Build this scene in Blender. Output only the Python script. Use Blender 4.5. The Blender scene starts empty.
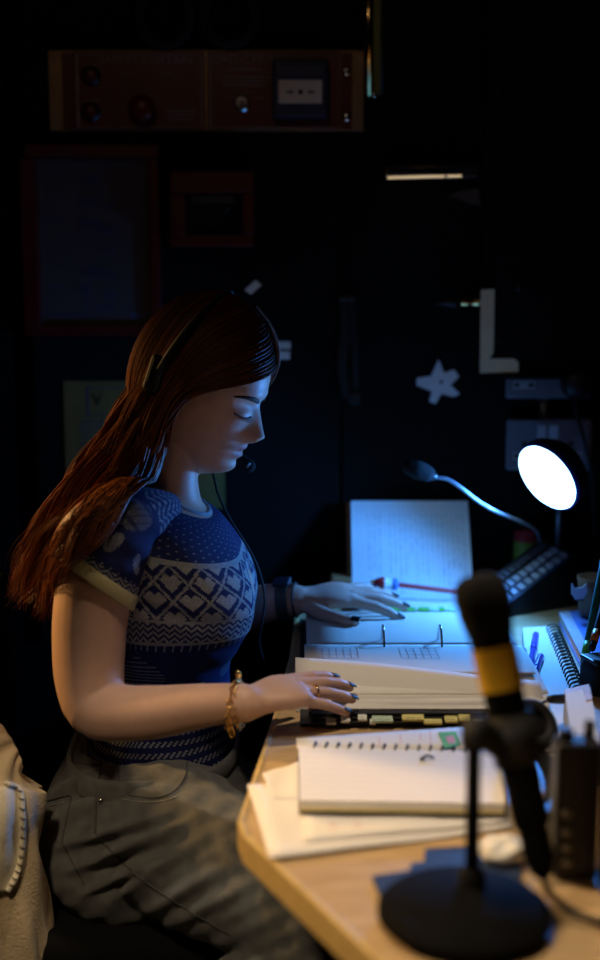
import bpy, bmesh, math, random
import numpy as np
from mathutils import Vector, Matrix
from mathutils.bvhtree import BVHTree

random.seed(7); RNG = np.random.default_rng(7)
SC = bpy.context.scene
COL = SC.collection
R = math.radians

# ------------------------------------------------------------------ camera
CAM_Z, FPX, PITCH = 1.27, 1250.0, R(8.78)
CP, SP = math.cos(PITCH), math.sin(PITCH)
cam_d = bpy.data.cameras.new('camera'); cam = bpy.data.objects.new('camera', cam_d); COL.objects.link(cam)
cam.location = (0, 0, CAM_Z); cam.rotation_euler = (math.pi/2 - PITCH, 0, 0)
cam_d.sensor_fit = 'HORIZONTAL'; cam_d.sensor_width = 24; cam_d.lens = 50
cam_d.clip_start = 0.05
cam_d.dof.use_dof = True; cam_d.dof.focus_distance = 1.67; cam_d.dof.aperture_fstop = 1.9
SC.camera = cam

# ------------------------------------------------------------------ world, lights, exposure
SC.view_settings.view_transform = 'Standard'; SC.view_settings.look = 'None'
SC.view_settings.exposure = 0.0; SC.view_settings.gamma = 1.0; SC.view_settings.use_curve_mapping = False
wd = bpy.data.worlds.new('world'); SC.world = wd; wd.use_nodes = True
wd.node_tree.nodes['Background'].inputs[0].default_value = (0.5, 0.55, 0.7, 1)
wd.node_tree.nodes['Background'].inputs[1].default_value = 0.0008
def light(name, kind, loc, target, energy, color, **kw):
    d = bpy.data.lights.new(name, kind); d.energy = energy; d.color = color
    for k, v in kw.items(): setattr(d, k, v)
    o = bpy.data.objects.new(name, d); COL.objects.link(o); o.location = loc
    o.rotation_euler = (Vector(target) - Vector(loc)).to_track_quat('-Z', 'Y').to_euler()
    return o
# warm shaded work lamp left of the camera, its shade cutting the light off above elbow height
light('warm_work_light', 'SPOT', (-0.38, 0.72, 1.52), (-0.33, 0.75, 0.74), 17, (1.0, 0.76, 0.50),
      spot_size=R(88), spot_blend=0.2, shadow_soft_size=0.04)
# warm ceiling spot over the near end of the desk
light('ceiling_spot', 'SPOT', (-0.05, 1.27, 2.2), (0.05, 1.12, 0.74), 43, (1.0, 0.80, 0.59),
      spot_size=R(43), spot_blend=0.5, shadow_soft_size=0.04)
# orange lamp beyond the chair, left of the picture
light('orange_side_lamp', 'SPOT', (-1.30, 1.98, 1.45), (-0.27, 1.52, 0.88), 92, (1.0, 0.57, 0.19),
      spot_size=R(38), spot_blend=0.7, shadow_soft_size=0.06)
# weak fill light added behind the camera for the wall and brass highlights
light('added_fill', 'POINT', (-0.30, 0.1, 2.40), (0, 2.0, 1.2), 3.4, (1.0, 0.70, 0.50), shadow_soft_size=0.08)

# ------------------------------------------------------------------ pixel measurements to places in the room
def ray(px, py):
    u, v = (px - 300)/FPX, (480 - py)/FPX
    return np.array((u, CP + v*SP, -SP + v*CP))
def P(px, py, Y):                       # a point seen there, at depth Y
    d = ray(px, py); t = Y/d[1]
    return np.array((d[0]*t, Y, CAM_Z + d[2]*t))
def PZ(px, py, z):                      # a point seen there, at height z
    d = ray(px, py); t = (z - CAM_Z)/d[2]
    return np.array((d[0]*t, d[1]*t, z))
def proj(V):
    V = np.atleast_2d(V); x = V[:, 0]; y = V[:, 1]; z = V[:, 2] - CAM_Z
    w = y*CP - z*SP; u = x/w; v = (y*SP + z*CP)/w
    return np.stack((300 + FPX*u, 480 - FPX*v), 1)
def pxr(p, Y): return p*Y/0.965/FPX      # a radius in pixels at depth Y, in metres

# ------------------------------------------------------------------ materials
MATS = {}
def mat(name, col, rough=0.6, metal=0.0, var=0.12, scale=30.0, bump=0.0, bscale=120.0, spec=0.4, emit=None, estr=0.0,
        attr=None, trans=0.0, stretch=(1, 1, 1), sheen=0.0, sss=0.0, coat=0.0):
    if name in MATS: return MATS[name]
    m = bpy.data.materials.new(name); m.use_nodes = True; MATS[name] = m
    nt = m.node_tree; b = nt.nodes['Principled BSDF']; N = nt.nodes.new; L = nt.links.new
    b.inputs['Roughness'].default_value = rough; b.inputs['Metallic'].default_value = metal
    b.inputs['Specular IOR Level'].default_value = spec
    if sheen: b.inputs['Sheen Weight'].default_value = sheen
    if coat: b.inputs['Coat Weight'].default_value = coat
    if trans: b.inputs['Transmission Weight'].default_value = trans
    if sss:
        b.inputs['Subsurface Weight'].default_value = sss
        b.inputs['Subsurface Radius'].default_value = (0.008, 0.003, 0.0015)
    c = tuple(col) + (1,)
    tc = N('ShaderNodeTexCoord'); mp = N('ShaderNodeMapping'); mp.inputs['Scale'].default_value = stretch
    L(tc.outputs['Object'], mp.inputs[0])
    nz = N('ShaderNodeTexNoise'); nz.inputs['Scale'].default_value = scale; nz.inputs['Detail'].default_value = 5
    L(mp.outputs[0], nz.inputs['Vector'])
    mr = N('ShaderNodeMapRange'); mr.inputs['From Min'].default_value = 0.25; mr.inputs['From Max'].default_value = 0.75
    mr.inputs['To Min'].default_value = 1 - var; mr.inputs['To Max'].default_value = 1 + var
    L(nz.outputs['Fac'], mr.inputs['Value'])
    mx = N('ShaderNodeMix'); mx.data_type = 'RGBA'; mx.blend_type = 'MULTIPLY'; mx.inputs[0].default_value = 1.0
    mx.inputs['A'].default_value = c
    cc = N('ShaderNodeCombineColor')
    for i in range(3): L(mr.outputs[0], cc.inputs[i])
    L(cc.outputs[0], mx.inputs['B'])
    if attr:
        at = N('ShaderNodeAttribute'); at.attribute_name = attr; L(at.outputs['Color'], mx.inputs['A'])
    L(mx.outputs['Result'], b.inputs['Base Color'])
    if bump:
        n2 = N('ShaderNodeTexNoise'); n2.inputs['Scale'].default_value = bscale; n2.inputs['Detail'].default_value = 4
        L(mp.outputs[0], n2.inputs['Vector'])
        bp = N('ShaderNodeBump'); bp.inputs['Strength'].default_value = bump; bp.inputs['Distance'].default_value = 0.002
        L(n2.outputs['Fac'], bp.inputs['Height']); L(bp.outputs[0], b.inputs['Normal'])
    if emit is not None:
        b.inputs['Emission Color'].default_value = tuple(emit) + (1,); b.inputs['Emission Strength'].default_value = estr
    return m

def wood_mat(name, c1, c2, rough=0.45):
    m = bpy.data.materials.new(name); m.use_nodes = True; MATS[name] = m
    nt = m.node_tree; b = nt.nodes['Principled BSDF']; N = nt.nodes.new; L = nt.links.new
    b.inputs['Roughness'].default_value = rough
    tc = N('ShaderNodeTexCoord'); mp = N('ShaderNodeMapping'); mp.inputs['Scale'].default_value = (3, 22, 22)
    mp.inputs['Rotation'].default_value = (0, 0, R(62)); L(tc.outputs['Object'], mp.inputs[0])
    nz = N('ShaderNodeTexNoise'); nz.inputs['Scale'].default_value = 4; nz.inputs['Detail'].default_value = 8
    nz.inputs['Distortion'].default_value = 1.2; L(mp.outputs[0], nz.inputs['Vector'])
    cr = N('ShaderNodeValToRGB'); cr.color_ramp.elements[0].position = .3; cr.color_ramp.elements[1].position = .72
    cr.color_ramp.elements[0].color = tuple(c1)+(1,); cr.color_ramp.elements[1].color = tuple(c2)+(1,)
    L(nz.outputs['Fac'], cr.inputs[0]); L(cr.outputs[0], b.inputs['Base Color'])
    bp = N('ShaderNodeBump'); bp.inputs['Strength'].default_value = .15; bp.inputs['Distance'].default_value = .001
    L(nz.outputs['Fac'], bp.inputs['Height']); L(bp.outputs[0], b.inputs['Normal'])
    return m

mat('wall_black', (.0035, .0034, .0032), .85, spec=.2, var=.35, scale=6, bump=.3, bscale=40)
mat('ceiling_black', (.012, .012, .012), .9)
mat('floor_dark', (.02, .018, .016), .7, var=.3, scale=12)
mat('black_paint', (.004, .004, .004), .7, spec=.15, var=.25, scale=14, bump=.15)
mat('black_plastic', (.012, .012, .013), .42)
mat('black_rubber', (.010, .010, .010), .7)
mat('mic_black', (.003, .003, .003), .8, spec=.06)
mat('black_foam', (.006, .006, .007), .95, bump=.8, bscale=600)
mat('grille_black', (.018, .018, .018), .5, metal=.4, bump=.8, bscale=900)
mat('dark_metal', (.05, .05, .05), .38, metal=.9)
mat('chrome', (.62, .62, .62), .18, metal=1.0)
mat('brass', (.85, .58, .22), .16, metal=1.0, var=.2)
mat('brass_plate', (.27, .17, .08), .42, metal=.5, var=.2)
mat('rim_highlight', (.8, .7, .5), .4, emit=(1.0, .74, .42), estr=.55)  # emission in place of a bright highlight on the rim
mat('gold', (.80, .52, .18), .22, metal=1.0)
mat('red_enamel', (.10, .004, .004), .38)
mat('red_bright', (.42, .02, .02), .35)
mat('red_frame', (.09, .005, .005), .4)
mat('red_mushroom', (.12, .008, .008), .35)
mat('panel_print', (.28, .21, .19), .6)
mat('call_blue', (.012, .025, .06), .4)
mat('call_white', (.72, .62, .48), .5)
mat('print_black', (.015, .015, .015), .6, var=0)
mat('paper', (.73, .68, .58), .75, var=.03, scale=10)
mat('paper_warm', (.80, .76, .70), .75, var=.03, scale=10)
mat('paper_white', (.88, .87, .84), .75, var=.03, scale=10)
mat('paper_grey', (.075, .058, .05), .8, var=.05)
mat('paper_edge', (.74, .71, .66), .85, var=.35, scale=300, stretch=(.02, .02, 1))
mat('ink', (.05, .06, .11), .7, var=0)
mat('ink_grey', (.22, .23, .28), .7, var=0)
mat('rule_line', (.36, .45, .62), .8, var=0)
mat('ink_pink', (.62, .30, .32), .8, var=0)
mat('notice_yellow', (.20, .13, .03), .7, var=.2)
mat('tape_white', (.88, .87, .84), .75, var=.06)
mat('tape_cream', (.85, .68, .40), .7, var=.06)
mat('socket_white', (.17, .17, .20), .4)
mat('socket_slot', (.01, .01, .01), .6)
mat('switch_white', (.45, .45, .48), .35)
wood_mat('desk_wood', (.40, .26, .12), (.54, .38, .20))
wood_mat('desk_edge', (.48, .33, .12), (.62, .44, .18))
mat('binder_black', (.012, .012, .014), .5)
mat('tab_black', (.02, .02, .02), .6)
mat('tab_white', (.72, .74, .66), .7)
mat('tab_yellow', (.72, .66, .25), .7)
mat('tab_mint', (.50, .66, .50), .7)
mat('green_card', (.12, .42, .06), .7)
mat('notebook_yellow', (.72, .60, .28), .7)
mat('notebook_dark', (.06, .055, .05), .6)
mat('brown_card', (.36, .20, .09), .75)
mat('brown_wood', (.42, .20, .08), .5, var=.3, stretch=(1, 6, 6))
mat('pencil_red', (.48, .03, .03), .35)
mat('topper_white', (.80, .78, .76), .8)
mat('topper_blue', (.10, .20, .55), .7)
mat('topper_orange', (.75, .28, .08), .7)
mat('pen_blue', (.03, .025, .32), .3)
mat('pen_violet', (.10, .06, .45), .3)
mat('pen_green', (.02, .22, .20), .4)
mat('pen_orange', (.80, .20, .03), .4)
mat('pen_neon', (.15, .75, .10), .4)
mat('pot_brown', (.16, .09, .05), .7, var=.4, bump=.6, bscale=60)
mat('folder_blue', (.10, .22, .62), .45)
mat('navy_card', (.015, .03, .075), .6)
mat('tissue', (.82, .78, .70), .9, bump=.4)
mat('block_wood', (.55, .36, .18), .6, var=.2)
mat('can_red', (.40, .03, .04), .3)
mat('can_green', (.25, .40, .05), .4)
mat('key_cap', (.34, .36, .40), .4)
mat('key_dark', (.06, .06, .07), .5)
mat('yellow_tape', (.85, .50, .03), .55, var=.1)
mat('radio_dot', (.25, .24, .22), .4)
mat('lamp_shell', (.015, .02, .05), .35)
mat('lamp_face', (.8, .85, 1.0), .4, emit=(.30, .62, 1.0), estr=14.0)
mat('lamp_rim', (.02, .03, .30), .3)
mat('steel_neck', (.30, .32, .36), .35, metal=.7)
mat('skin', (.58, .36, .26), .5, attr='Col', var=.05, scale=60, sss=.12, bump=.08, bscale=500)
mat('nail', (.014, .015, .018), .5, spec=.15)
mat('hair', (.22, .065, .022), .45, attr='Col', var=.25, scale=25, spec=.25)
mat('hair_base', (.03, .010, .005), .9, spec=.05, var=.4, scale=40, stretch=(1, 1, 1))
mat('brow_hair', (.03, .014, .008), .7)
mat('knit', (.02, .03, .1), .85, attr='Col', var=.18, scale=400, bump=.5, bscale=420, spec=.2)
mat('cuff_knit', (.46, .42, .22), .85, bump=.5, bscale=500, sheen=.2)
mat('collar_knit', (.26, .30, .36), .85, bump=.5, bscale=500)
mat('denim', (.105, .107, .10), .85, var=.32, scale=55, bump=.7, bscale=700, sheen=.2)
mat('denim_dark', (.07, .07, .068), .85, var=.3, scale=80)
mat('denim_light', (.24, .23, .20), .85, var=.2, scale=80)
mat('watch_band', (.03, .05, .045), .5)
mat('watch_glass', (.02, .03, .05), .12)
mat('jacket_tan', (.60, .47, .28), .9, var=.25, scale=18, bump=.7, bscale=260, sheen=.2)
mat('jacket_cream', (.80, .73, .54), .9, var=.15, scale=25, bump=.6, bscale=300, sheen=.2)
mat('jacket_stitch', (.20, .15, .08), .9, var=.5, scale=90)
mat('chair_fabric', (.006, .006, .006), .95, spec=.1, bump=.4)
mat('glass_dark', (.02, .022, .022), .12, spec=.6)

# ------------------------------------------------------------------ mesh helpers
WLOC = {}
def _wl(o): return WLOC.get(o.name, np.zeros(3)) if o else np.zeros(3)
def add(name, V, F, m, parent=None, smooth=False, cols=None, mats=None, midx=None, autosmooth=None):
    V = np.asarray(V, dtype=float).reshape(-1, 3)
    c = (V.min(0) + V.max(0))/2
    me = bpy.data.meshes.new(name); me.from_pydata((V - c).tolist(), [], [list(map(int, f)) for f in F]); me.update()
    for mm in (mats or [m]): me.materials.append(MATS[mm])
    if midx is not None: me.polygons.foreach_set('material_index', np.asarray(midx, dtype=np.int32))
    if smooth: me.polygons.foreach_set('use_smooth', np.ones(len(me.polygons), dtype=bool))
    if cols is not None:       # one colour per face
        ca = me.color_attributes.new('Col', 'FLOAT_COLOR', 'CORNER')
        n = np.array([len(f) for f in F]); cc = np.repeat(np.asarray(cols, dtype=np.float32), n, axis=0)
        cc = np.concatenate((cc, np.ones((len(cc), 1), np.float32)), 1); ca.data.foreach_set('color', cc.ravel())
    o = bpy.data.objects.new(name, me); COL.objects.link(o)
    o.parent = parent; o.location = c - _wl(parent); WLOC[o.name] = c
    if autosmooth is not None: smooth_by_angle(me, autosmooth)
    return o
def smooth_by_angle(me, deg):
    me.polygons.foreach_set('use_smooth', np.ones(len(me.polygons), dtype=bool))
    bm = bmesh.new(); bm.from_mesh(me)
    for e in bm.edges:
        if len(e.link_faces) != 2 or e.calc_face_angle(0) > R(deg): e.smooth = False
    bm.to_mesh(me); bm.free()
def tag(o, label=None, cat=None, group=None, kind=None):
    if label: o['label'] = label
    if cat: o['category'] = cat
    if group: o['group'] = group
    if kind: o['kind'] = kind
    return o
def thing(name, loc, label, cat, group=None):
    o = bpy.data.objects.new(name, None); COL.objects.link(o); o.empty_display_size = .02
    o.location = Vector(loc); WLOC[o.name] = np.array(loc, dtype=float)
    return tag(o, label, cat, group)
class MB:
    def __init__(s): s.V = []; s.F = []; s.n = 0
    def put(s, V, F):
        V = np.asarray(V, dtype=float).reshape(-1, 3)
        s.V.append(V); s.F += [[i + s.n for i in f] for f in F]; s.n += len(V); return s
    def arr(s): return np.concatenate(s.V), s.F
    def build(s, name, m, parent=None, **k):
        V, F = s.arr(); return add(name, V, F, m, parent, **k)
def box(c, size, rot=None, bevel=0.0, seg=2):
    bm = bmesh.new(); bmesh.ops.create_cube(bm, size=1.0)
    for v in bm.verts: v.co = Vector((v.co.x*size[0], v.co.y*size[1], v.co.z*size[2]))
    if bevel: bmesh.ops.bevel(bm, geom=bm.edges[:], offset=bevel, segments=seg, profile=.5, affect='EDGES')
    bm.verts.index_update()
    V = np.array([v.co[:] for v in bm.verts]); F = [[v.index for v in f.verts] for f in bm.faces]; bm.free()
    if rot is not None: V = V @ np.array(rot).T
    return V + np.array(c, dtype=float), F
def rz(a): return np.array(((math.cos(a), -math.sin(a), 0), (math.sin(a), math.cos(a), 0), (0, 0, 1)))
def frame(xd, up):
    x = np.array(xd, float); x /= np.linalg.norm(x); u = np.array(up, float); u -= x*np.dot(u, x); u /= np.linalg.norm(u)
    y = np.cross(u, x); return np.stack((x, y, u), 1)
def catmull(pts, n):
    pts = np.asarray(pts, dtype=float)
    if pts.ndim == 1: pts = pts[:, None]
    k = len(pts); p = np.vstack((2*pts[0]-pts[1], pts, 2*pts[-1]-pts[-2]))
    t = np.linspace(0, k-1, n); i = np.minimum(t.astype(int), k-2); f = (t-i)[:, None]
    a, b, c, d = p[i], p[i+1], p[i+2], p[i+3]
    return .5*((2*b)+(-a+c)*f+(2*a-5*b+4*c-d)*f*f+(-a+3*b-3*c+d)*f**3)
def sweep(pts, rads, n=12, res=None, flat=None, up=(0, 0, 1), caps=True, closed=False):
    """tube along pts; rads one radius per point, or (across, up) pairs"""
    pts = np.asarray(pts, dtype=float); rads = np.asarray(rads, dtype=float)
    if rads.ndim == 0: rads = np.full(len(pts), float(rads))
    if rads.ndim == 1: rads = np.stack((rads, rads), 1)
    if res: pts = catmull(pts, res); rads = np.maximum(catmull(rads, res), 1e-5)
    m = len(pts)
    if closed: T = np.roll(pts, -1, 0) - np.roll(pts, 1, 0)
    else: T = np.gradient(pts, axis=0)
    T /= np.linalg.norm(T, axis=1)[:, None] + 1e-12
    u = np.array(up, float)
    if abs(np.dot(u, T[0])) > .95: u = np.array((1., 0, 0)) if abs(T[0][0]) < .9 else np.array((0, 1., 0))
    U = np.zeros_like(pts)
    for i in range(m):
        u = u - T[i]*np.dot(u, T[i]); u /= np.linalg.norm(u) + 1e-12; U[i] = u
    S = np.cross(T, U)
    a = np.linspace(0, 2*math.pi, n, endpoint=False)
    V = (pts[:, None] + S[:, None]*(np.cos(a)[None, :, None]*rads[:, None, 0:1]) + U[:, None]*(np.sin(a)[None, :, None]*rads[:, None, 1:2])).reshape(-1, 3)
    F = []
    for i in range(m if closed else m-1):
        i2 = (i+1) % m
        for j in range(n):
            j2 = (j+1) % n; F.append([i*n+j, i*n+j2, i2*n+j2, i2*n+j])
    if caps and not closed:
        F.append(list(range(n))[::-1]); F.append([(m-1)*n+j for j in range(n)])
    return V, F
def capsule(pts, rads, n=12, res=None):
    """sweep with rounded ends"""
    pts = np.asarray(pts, float); rads = np.asarray(rads, float)
    if rads.ndim == 0: rads = np.full(len(pts), float(rads))
    if res: pts = catmull(pts, res); rads = catmull(rads, res)[:, 0]
    d0 = pts[0]-pts[1]; d0 /= np.linalg.norm(d0); d1 = pts[-1]-pts[-2]; d1 /= np.linalg.norm(d1)
    e0 = [(pts[0]+d0*rads[0]*math.sin(a), rads[0]*math.cos(a)) for a in (1.45, 1.1, .75, .35)]
    e1 = [(pts[-1]+d1*rads[-1]*math.sin(a), rads[-1]*math.cos(a)) for a in (.35, .75, 1.1, 1.45)]
    PP = [e[0] for e in e0] + list(pts) + [e[0] for e in e1]; RR = [e[1] for e in e0] + list(rads) + [e[1] for e in e1]
    return sweep(PP, RR, n)
def lathe(prof, n=32, c=(0, 0, 0), axis=(0, 0, 1), caps=True):
    """prof: (radius, height) pairs around axis"""
    ax = np.array(axis, float); ax /= np.linalg.norm(ax)
    h = np.array((1., 0, 0)) if abs(ax[0]) < .8 else np.array((0, 1., 0))
    e1 = h - ax*np.dot(h, ax); e1 /= np.linalg.norm(e1); e2 = np.cross(ax, e1)
    a = np.linspace(0, 2*math.pi, n, endpoint=False); V = []; F = []
    for r, z in prof:
        V.append(np.array(c)+ax*z+np.outer(np.cos(a)*r, e1)+np.outer(np.sin(a)*r, e2))
    m = len(prof)
    for i in range(m-1):
        for j in range(n):
            j2 = (j+1) % n; F.append([i*n+j, i*n+j2, (i+1)*n+j2, (i+1)*n+j])
    if caps: F.append(list(range(n))[::-1]); F.append([(m-1)*n+j for j in range(n)])
    return np.concatenate(V), F
def prism(poly, z0, z1):
    """horizontal outline (x, y) between two heights"""
    n = len(poly); V = [(p[0], p[1], z0) for p in poly] + [(p[0], p[1], z1) for p in poly]
    ar = sum(poly[i][0]*poly[(i+1) % n][1]-poly[(i+1) % n][0]*poly[i][1] for i in range(n))
    idx = list(range(n)) if ar > 0 else list(range(n))[::-1]
    F = [idx[::-1], [i+n for i in idx]]
    for k in range(n):
        a, b = idx[k], idx[(k+1) % n]; F.append([a, b, b+n, a+n])
    return np.array(V, float), F
def wall_prism(pix, Y, th):
    """outline in picture measurements lying on the wall plane Y, th thick towards the room"""
    n = len(pix); A = np.array([P(x, y, Y) for x, y in pix]); B = A.copy(); B[:, 1] -= th
    V = np.concatenate((A, B)); ar = sum(A[i][0]*A[(i+1) % n][2]-A[(i+1) % n][0]*A[i][2] for i in range(n))
    idx = list(range(n)) if ar > 0 else list(range(n))[::-1]
    F = [[i+n for i in idx], idx[::-1]]
    for k in range(n):
        a, b = idx[k], idx[(k+1) % n]; F.append([a, b, b+n, a+n][::-1])
    return V, F
def wall_box(x0, y0, x1, y1, Y, depth, bevel=.002):
    a = P(x0, y1, Y); b = P(x1, y0, Y)
    return box(((a[0]+b[0])/2, Y-depth/2, (a[2]+b[2])/2), (abs(b[0]-a[0]), depth, abs(b[2]-a[2])), bevel=bevel)
def grid(fn, nu, nv, wrap_u=False):
    V = []; F = []
    for j in range(nv):
        for i in range(nu): V.append(fn(i/(nu if wrap_u else nu-1), j/(nv-1)))
    for j in range(nv-1):
        for i in range(nu if wrap_u else nu-1):
            i2 = (i+1) % nu; F.append([j*nu+i, j*nu+i2, (j+1)*nu+i2, (j+1)*nu+i])
    return np.array(V, float), F
def sheet(fn, nu, nv, th=.0006):
    """a thin solid sheet from a height field of points"""
    V, F = grid(fn, nu, nv); n = len(V); W = V.copy(); W[:, 2] -= th
    G = F + [[i+n for i in f[::-1]] for f in F]
    rim = [i for i in range(nu)] + [j*nu+nu-1 for j in range(1, nv)] + [(nv-1)*nu+i for i in range(nu-2, -1, -1)] + [j*nu for j in range(nv-2, 0, -1)]
    for k in range(len(rim)):
        a, b = rim[k], rim[(k+1) % len(rim)]; G.append([b, a, a+n, b+n])
    return np.concatenate((V, W)), G
def text(name, body, size, loc, m, parent, rot=(math.pi/2, 0, 0), align='CENTER', extr=.0003, sx=1.0):
    cu = bpy.data.curves.new(name, 'FONT'); cu.body = body; cu.size = size; cu.align_x = align; cu.align_y = 'CENTER'; cu.extrude = extr
    cu.resolution_u = 3
    o = bpy.data.objects.new(name, cu); COL.objects.link(o)
    dg = bpy.context.evaluated_depsgraph_get(); me = bpy.data.meshes.new_from_object(o.evaluated_get(dg))
    V = np.array([v.co[:] for v in me.vertices]); F = [list(p.vertices) for p in me.polygons]
    bpy.data.objects.remove(o); bpy.data.curves.remove(cu); bpy.data.meshes.remove(me)
    V[:, 0] *= sx
    M = np.array(rot) if np.array(rot).shape == (3, 3) else np.array(Matrix.Rotation(rot[2], 3, 'Z') @ Matrix.Rotation(rot[0], 3, 'X'))
    return add(name, V @ M.T + np.array(loc), F, m, parent)
def remesh(V, F, voxel):
    me = bpy.data.meshes.new('tmp'); me.from_pydata(np.asarray(V).tolist(), [], F); me.update()
    o = bpy.data.objects.new('tmp', me); COL.objects.link(o)
    md = o.modifiers.new('r', 'REMESH'); md.mode = 'VOXEL'; md.voxel_size = voxel; md.adaptivity = 0
    dg = bpy.context.evaluated_depsgraph_get(); m2 = bpy.data.meshes.new_from_object(o.evaluated_get(dg))
    n = len(m2.vertices); W = np.empty(n*3); m2.vertices.foreach_get('co', W); W = W.reshape(-1, 3)
    G = np.empty(len(m2.loops), np.int32); m2.loops.foreach_get('vertex_index', G)
    ls = np.empty(len(m2.polygons), np.int32); m2.polygons.foreach_get('loop_total', ls)
    G = G.reshape(-1, 4) if np.all(ls == 4) else None
    bpy.data.objects.remove(o); bpy.data.meshes.remove(me); bpy.data.meshes.remove(m2)
    return W, G
def edges_of(G):
    E = np.concatenate([G[:, [i, (i+1) % 4]] for i in range(4)]); E.sort(1); return np.unique(E, axis=0)
def laplace(V, E, it, fac=.5, w=None):
    n = len(V); deg = np.bincount(E.ravel(), minlength=n)[:, None]
    for _ in range(it):
        S = np.stack([np.bincount(E[:, 0], V[E[:, 1], k], n)+np.bincount(E[:, 1], V[E[:, 0], k], n) for k in range(3)], 1)/deg
        V = V + (S-V)*(fac if w is None else fac*w[:, None])
    return V
def normals_of(V, G):
    fn = np.cross(V[G[:, 2]]-V[G[:, 0]], V[G[:, 3]]-V[G[:, 1]]); N = np.zeros_like(V)
    for k in range(4): np.add.at(N, G[:, k], fn)
    return N/(np.linalg.norm(N, axis=1)[:, None]+1e-12)
def add_fast(name, V, G, m, parent, vcols=None):
    c = (V.min(0)+V.max(0))/2; me = bpy.data.meshes.new(name); n = len(V); k = G.shape[1]
    me.vertices.add(n); me.vertices.foreach_set('co', (V-c).astype(np.float32).ravel())
    me.loops.add(G.size); me.loops.foreach_set('vertex_index', G.astype(np.int32).ravel())
    me.polygons.add(len(G)); me.polygons.foreach_set('loop_start', np.arange(0, G.size, k, dtype=np.int32))
    me.update(calc_edges=True); me.validate()
    me.polygons.foreach_set('use_smooth', np.ones(len(me.polygons), dtype=bool)); me.materials.append(MATS[m])
    if vcols is not None:
        ca = me.color_attributes.new('Col', 'FLOAT_COLOR', 'POINT')
        cc = np.concatenate((np.asarray(vcols, np.float32), np.ones((n, 1), np.float32)), 1); ca.data.foreach_set('color', cc.ravel())
    o = bpy.data.objects.new(name, me); COL.objects.link(o); o.parent = parent; o.location = c-_wl(parent); WLOC[o.name] = c
    return o
def scribble(mb, a, along, across, length, h, w=.0004, step=.0016):
    """one handwritten word: a thin zigzag ribbon from a, in the plane of along/across"""
    n = max(3, int(length/step)); pts = []
    for i in range(n): pts.append(a + along*(i*length/n) + across*(h*(random.random()-.2)*(1 if i % 2 else -.25)))
    for i in range(n-1):
        d = pts[i+1]-pts[i]; d /= np.linalg.norm(d)+1e-9; nn = np.cross(along, across); s = np.cross(nn, d)*w/2
        mb.put([pts[i]-s, pts[i+1]-s, pts[i+1]+s, pts[i]+s], [[0, 1, 2, 3]])

# ================================================================== the room
WY = 2.20                       # back wall
def struct(name, V, F, m, **k): return tag(add(name, V, F, m, **k), kind='structure')
struct('floor', *box((0, .6, -.02), (3.4, 3.6, .04)), 'floor_dark')
struct('ceiling', *box((0, .6, 2.72), (3.4, 3.6, .04)), 'ceiling_black')
struct('wall_back', *box((0, WY+.03, 1.35), (3.4, .06, 2.7)), 'wall_black')
struct('wall_left', *box((-1.53, .6, 1.35), (.06, 3.2, 2.7)), 'wall_black')
struct('wall_right', *box((1.53, .6, 1.35), (.06, 3.2, 2.7)), 'wall_black')
# raised boards that cover the wall, with the shallow joints between them
wb = bpy.data.objects['wall_back']
for x0, x1, y0, y1 in ((-40, 22, -60, 640), (24, 340, -60, 640), (342, 478, -60, 640), (480, 680, 380, 640)):
    V, F = wall_box(x0, y0, x1, y1, WY, .006, .0015); add('panel', V, F, 'wall_black', wb)
WF = WY - .006                  # face of the boards

# ------------------------------------------------------------------ desk
DZ = .74
def deskpoly():
    p = [PZ(276, 716, DZ)[:2], PZ(262, 760, DZ)[:2], PZ(241, 822, DZ)[:2], PZ(246, 836, DZ)[:2], PZ(376, 958, DZ)[:2]]
    d = p[-1]-p[-2]; p.append(p[-1]+d*1.6)
    return [np.array((.002, 2.19)), np.array((-.012, 1.75))] + p + [np.array((.95, p[-1][1])), np.array((.95, 2.19))]
dp = deskpoly()
desk = thing('desk', (.45, 1.5, 0), 'light wooden desk with a pale edge strip and a cut-off corner', 'desk')
add('desk_top', *prism(dp, DZ-.028, DZ), 'desk_wood', desk)
mb = MB()
for i in range(0, 7):           # edge strip along the open sides
    a, b = np.array((*dp[i], DZ-.0135)), np.array((*dp[i+1], DZ-.0135))
    d = b-a; L_ = np.linalg.norm(d); M = frame(d, (0, 0, 1))
    mb.put(*box((a+b)/2, (L_+.006, .007, .031), M, .002))
mb.build('edge_strip', 'desk_edge', desk)
for x, y in ((.12, 2.1), (.85, 2.1), (.85, .9), (.30, .95)):
    add('leg', *box((x, y, .356), (.05, .05, .712), bevel=.004), 'black_paint', desk)

# ================================================================== things on the wall
# control panel for the safety curtain
cx, cy_, cz = P(207, 131, WF)
cp = thing('control_panel', (cx, WF, cz), 'long red control panel with brass ends marked safety curtain and drencher', 'control panel')
add('backing_plate', *wall_box(51, 51, 364, 132, WF, .012), 'brass_plate', cp)
FY = WF-.0125
def red_plate(x0, y0, x1, y1):
    o = add('face_plate', *wall_box(x0, y0, x1, y1, FY, .006, .0015), 'red_enamel', cp)
    f = MB(); Y = FY-.0061
    for a, b, c, d in ((x0+2, y0+2, x1-2, y0+2.8), (x0+2, y1-2.8, x1-2, y1-2), (x0+2, y0+2, x0+2.8, y1-2), (x1-2.8, y0+2, x1-2, y1-2)):
        f.put(*wall_box(a, b, c, d, Y, .0006, 0))
    f.build('border_line', 'panel_print', o); return o
rp1 = red_plate(75, 52, 204, 130); rp2 = red_plate(208, 52, 340, 130)
add('end_plate', *wall_box(341, 53, 352, 130, FY, .004, .001), 'red_enamel', cp)
add('end_plate', *wall_box(64, 53, 74, 130, FY, .004, .001), 'red_enamel', cp)
TY = FY-.0066
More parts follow.
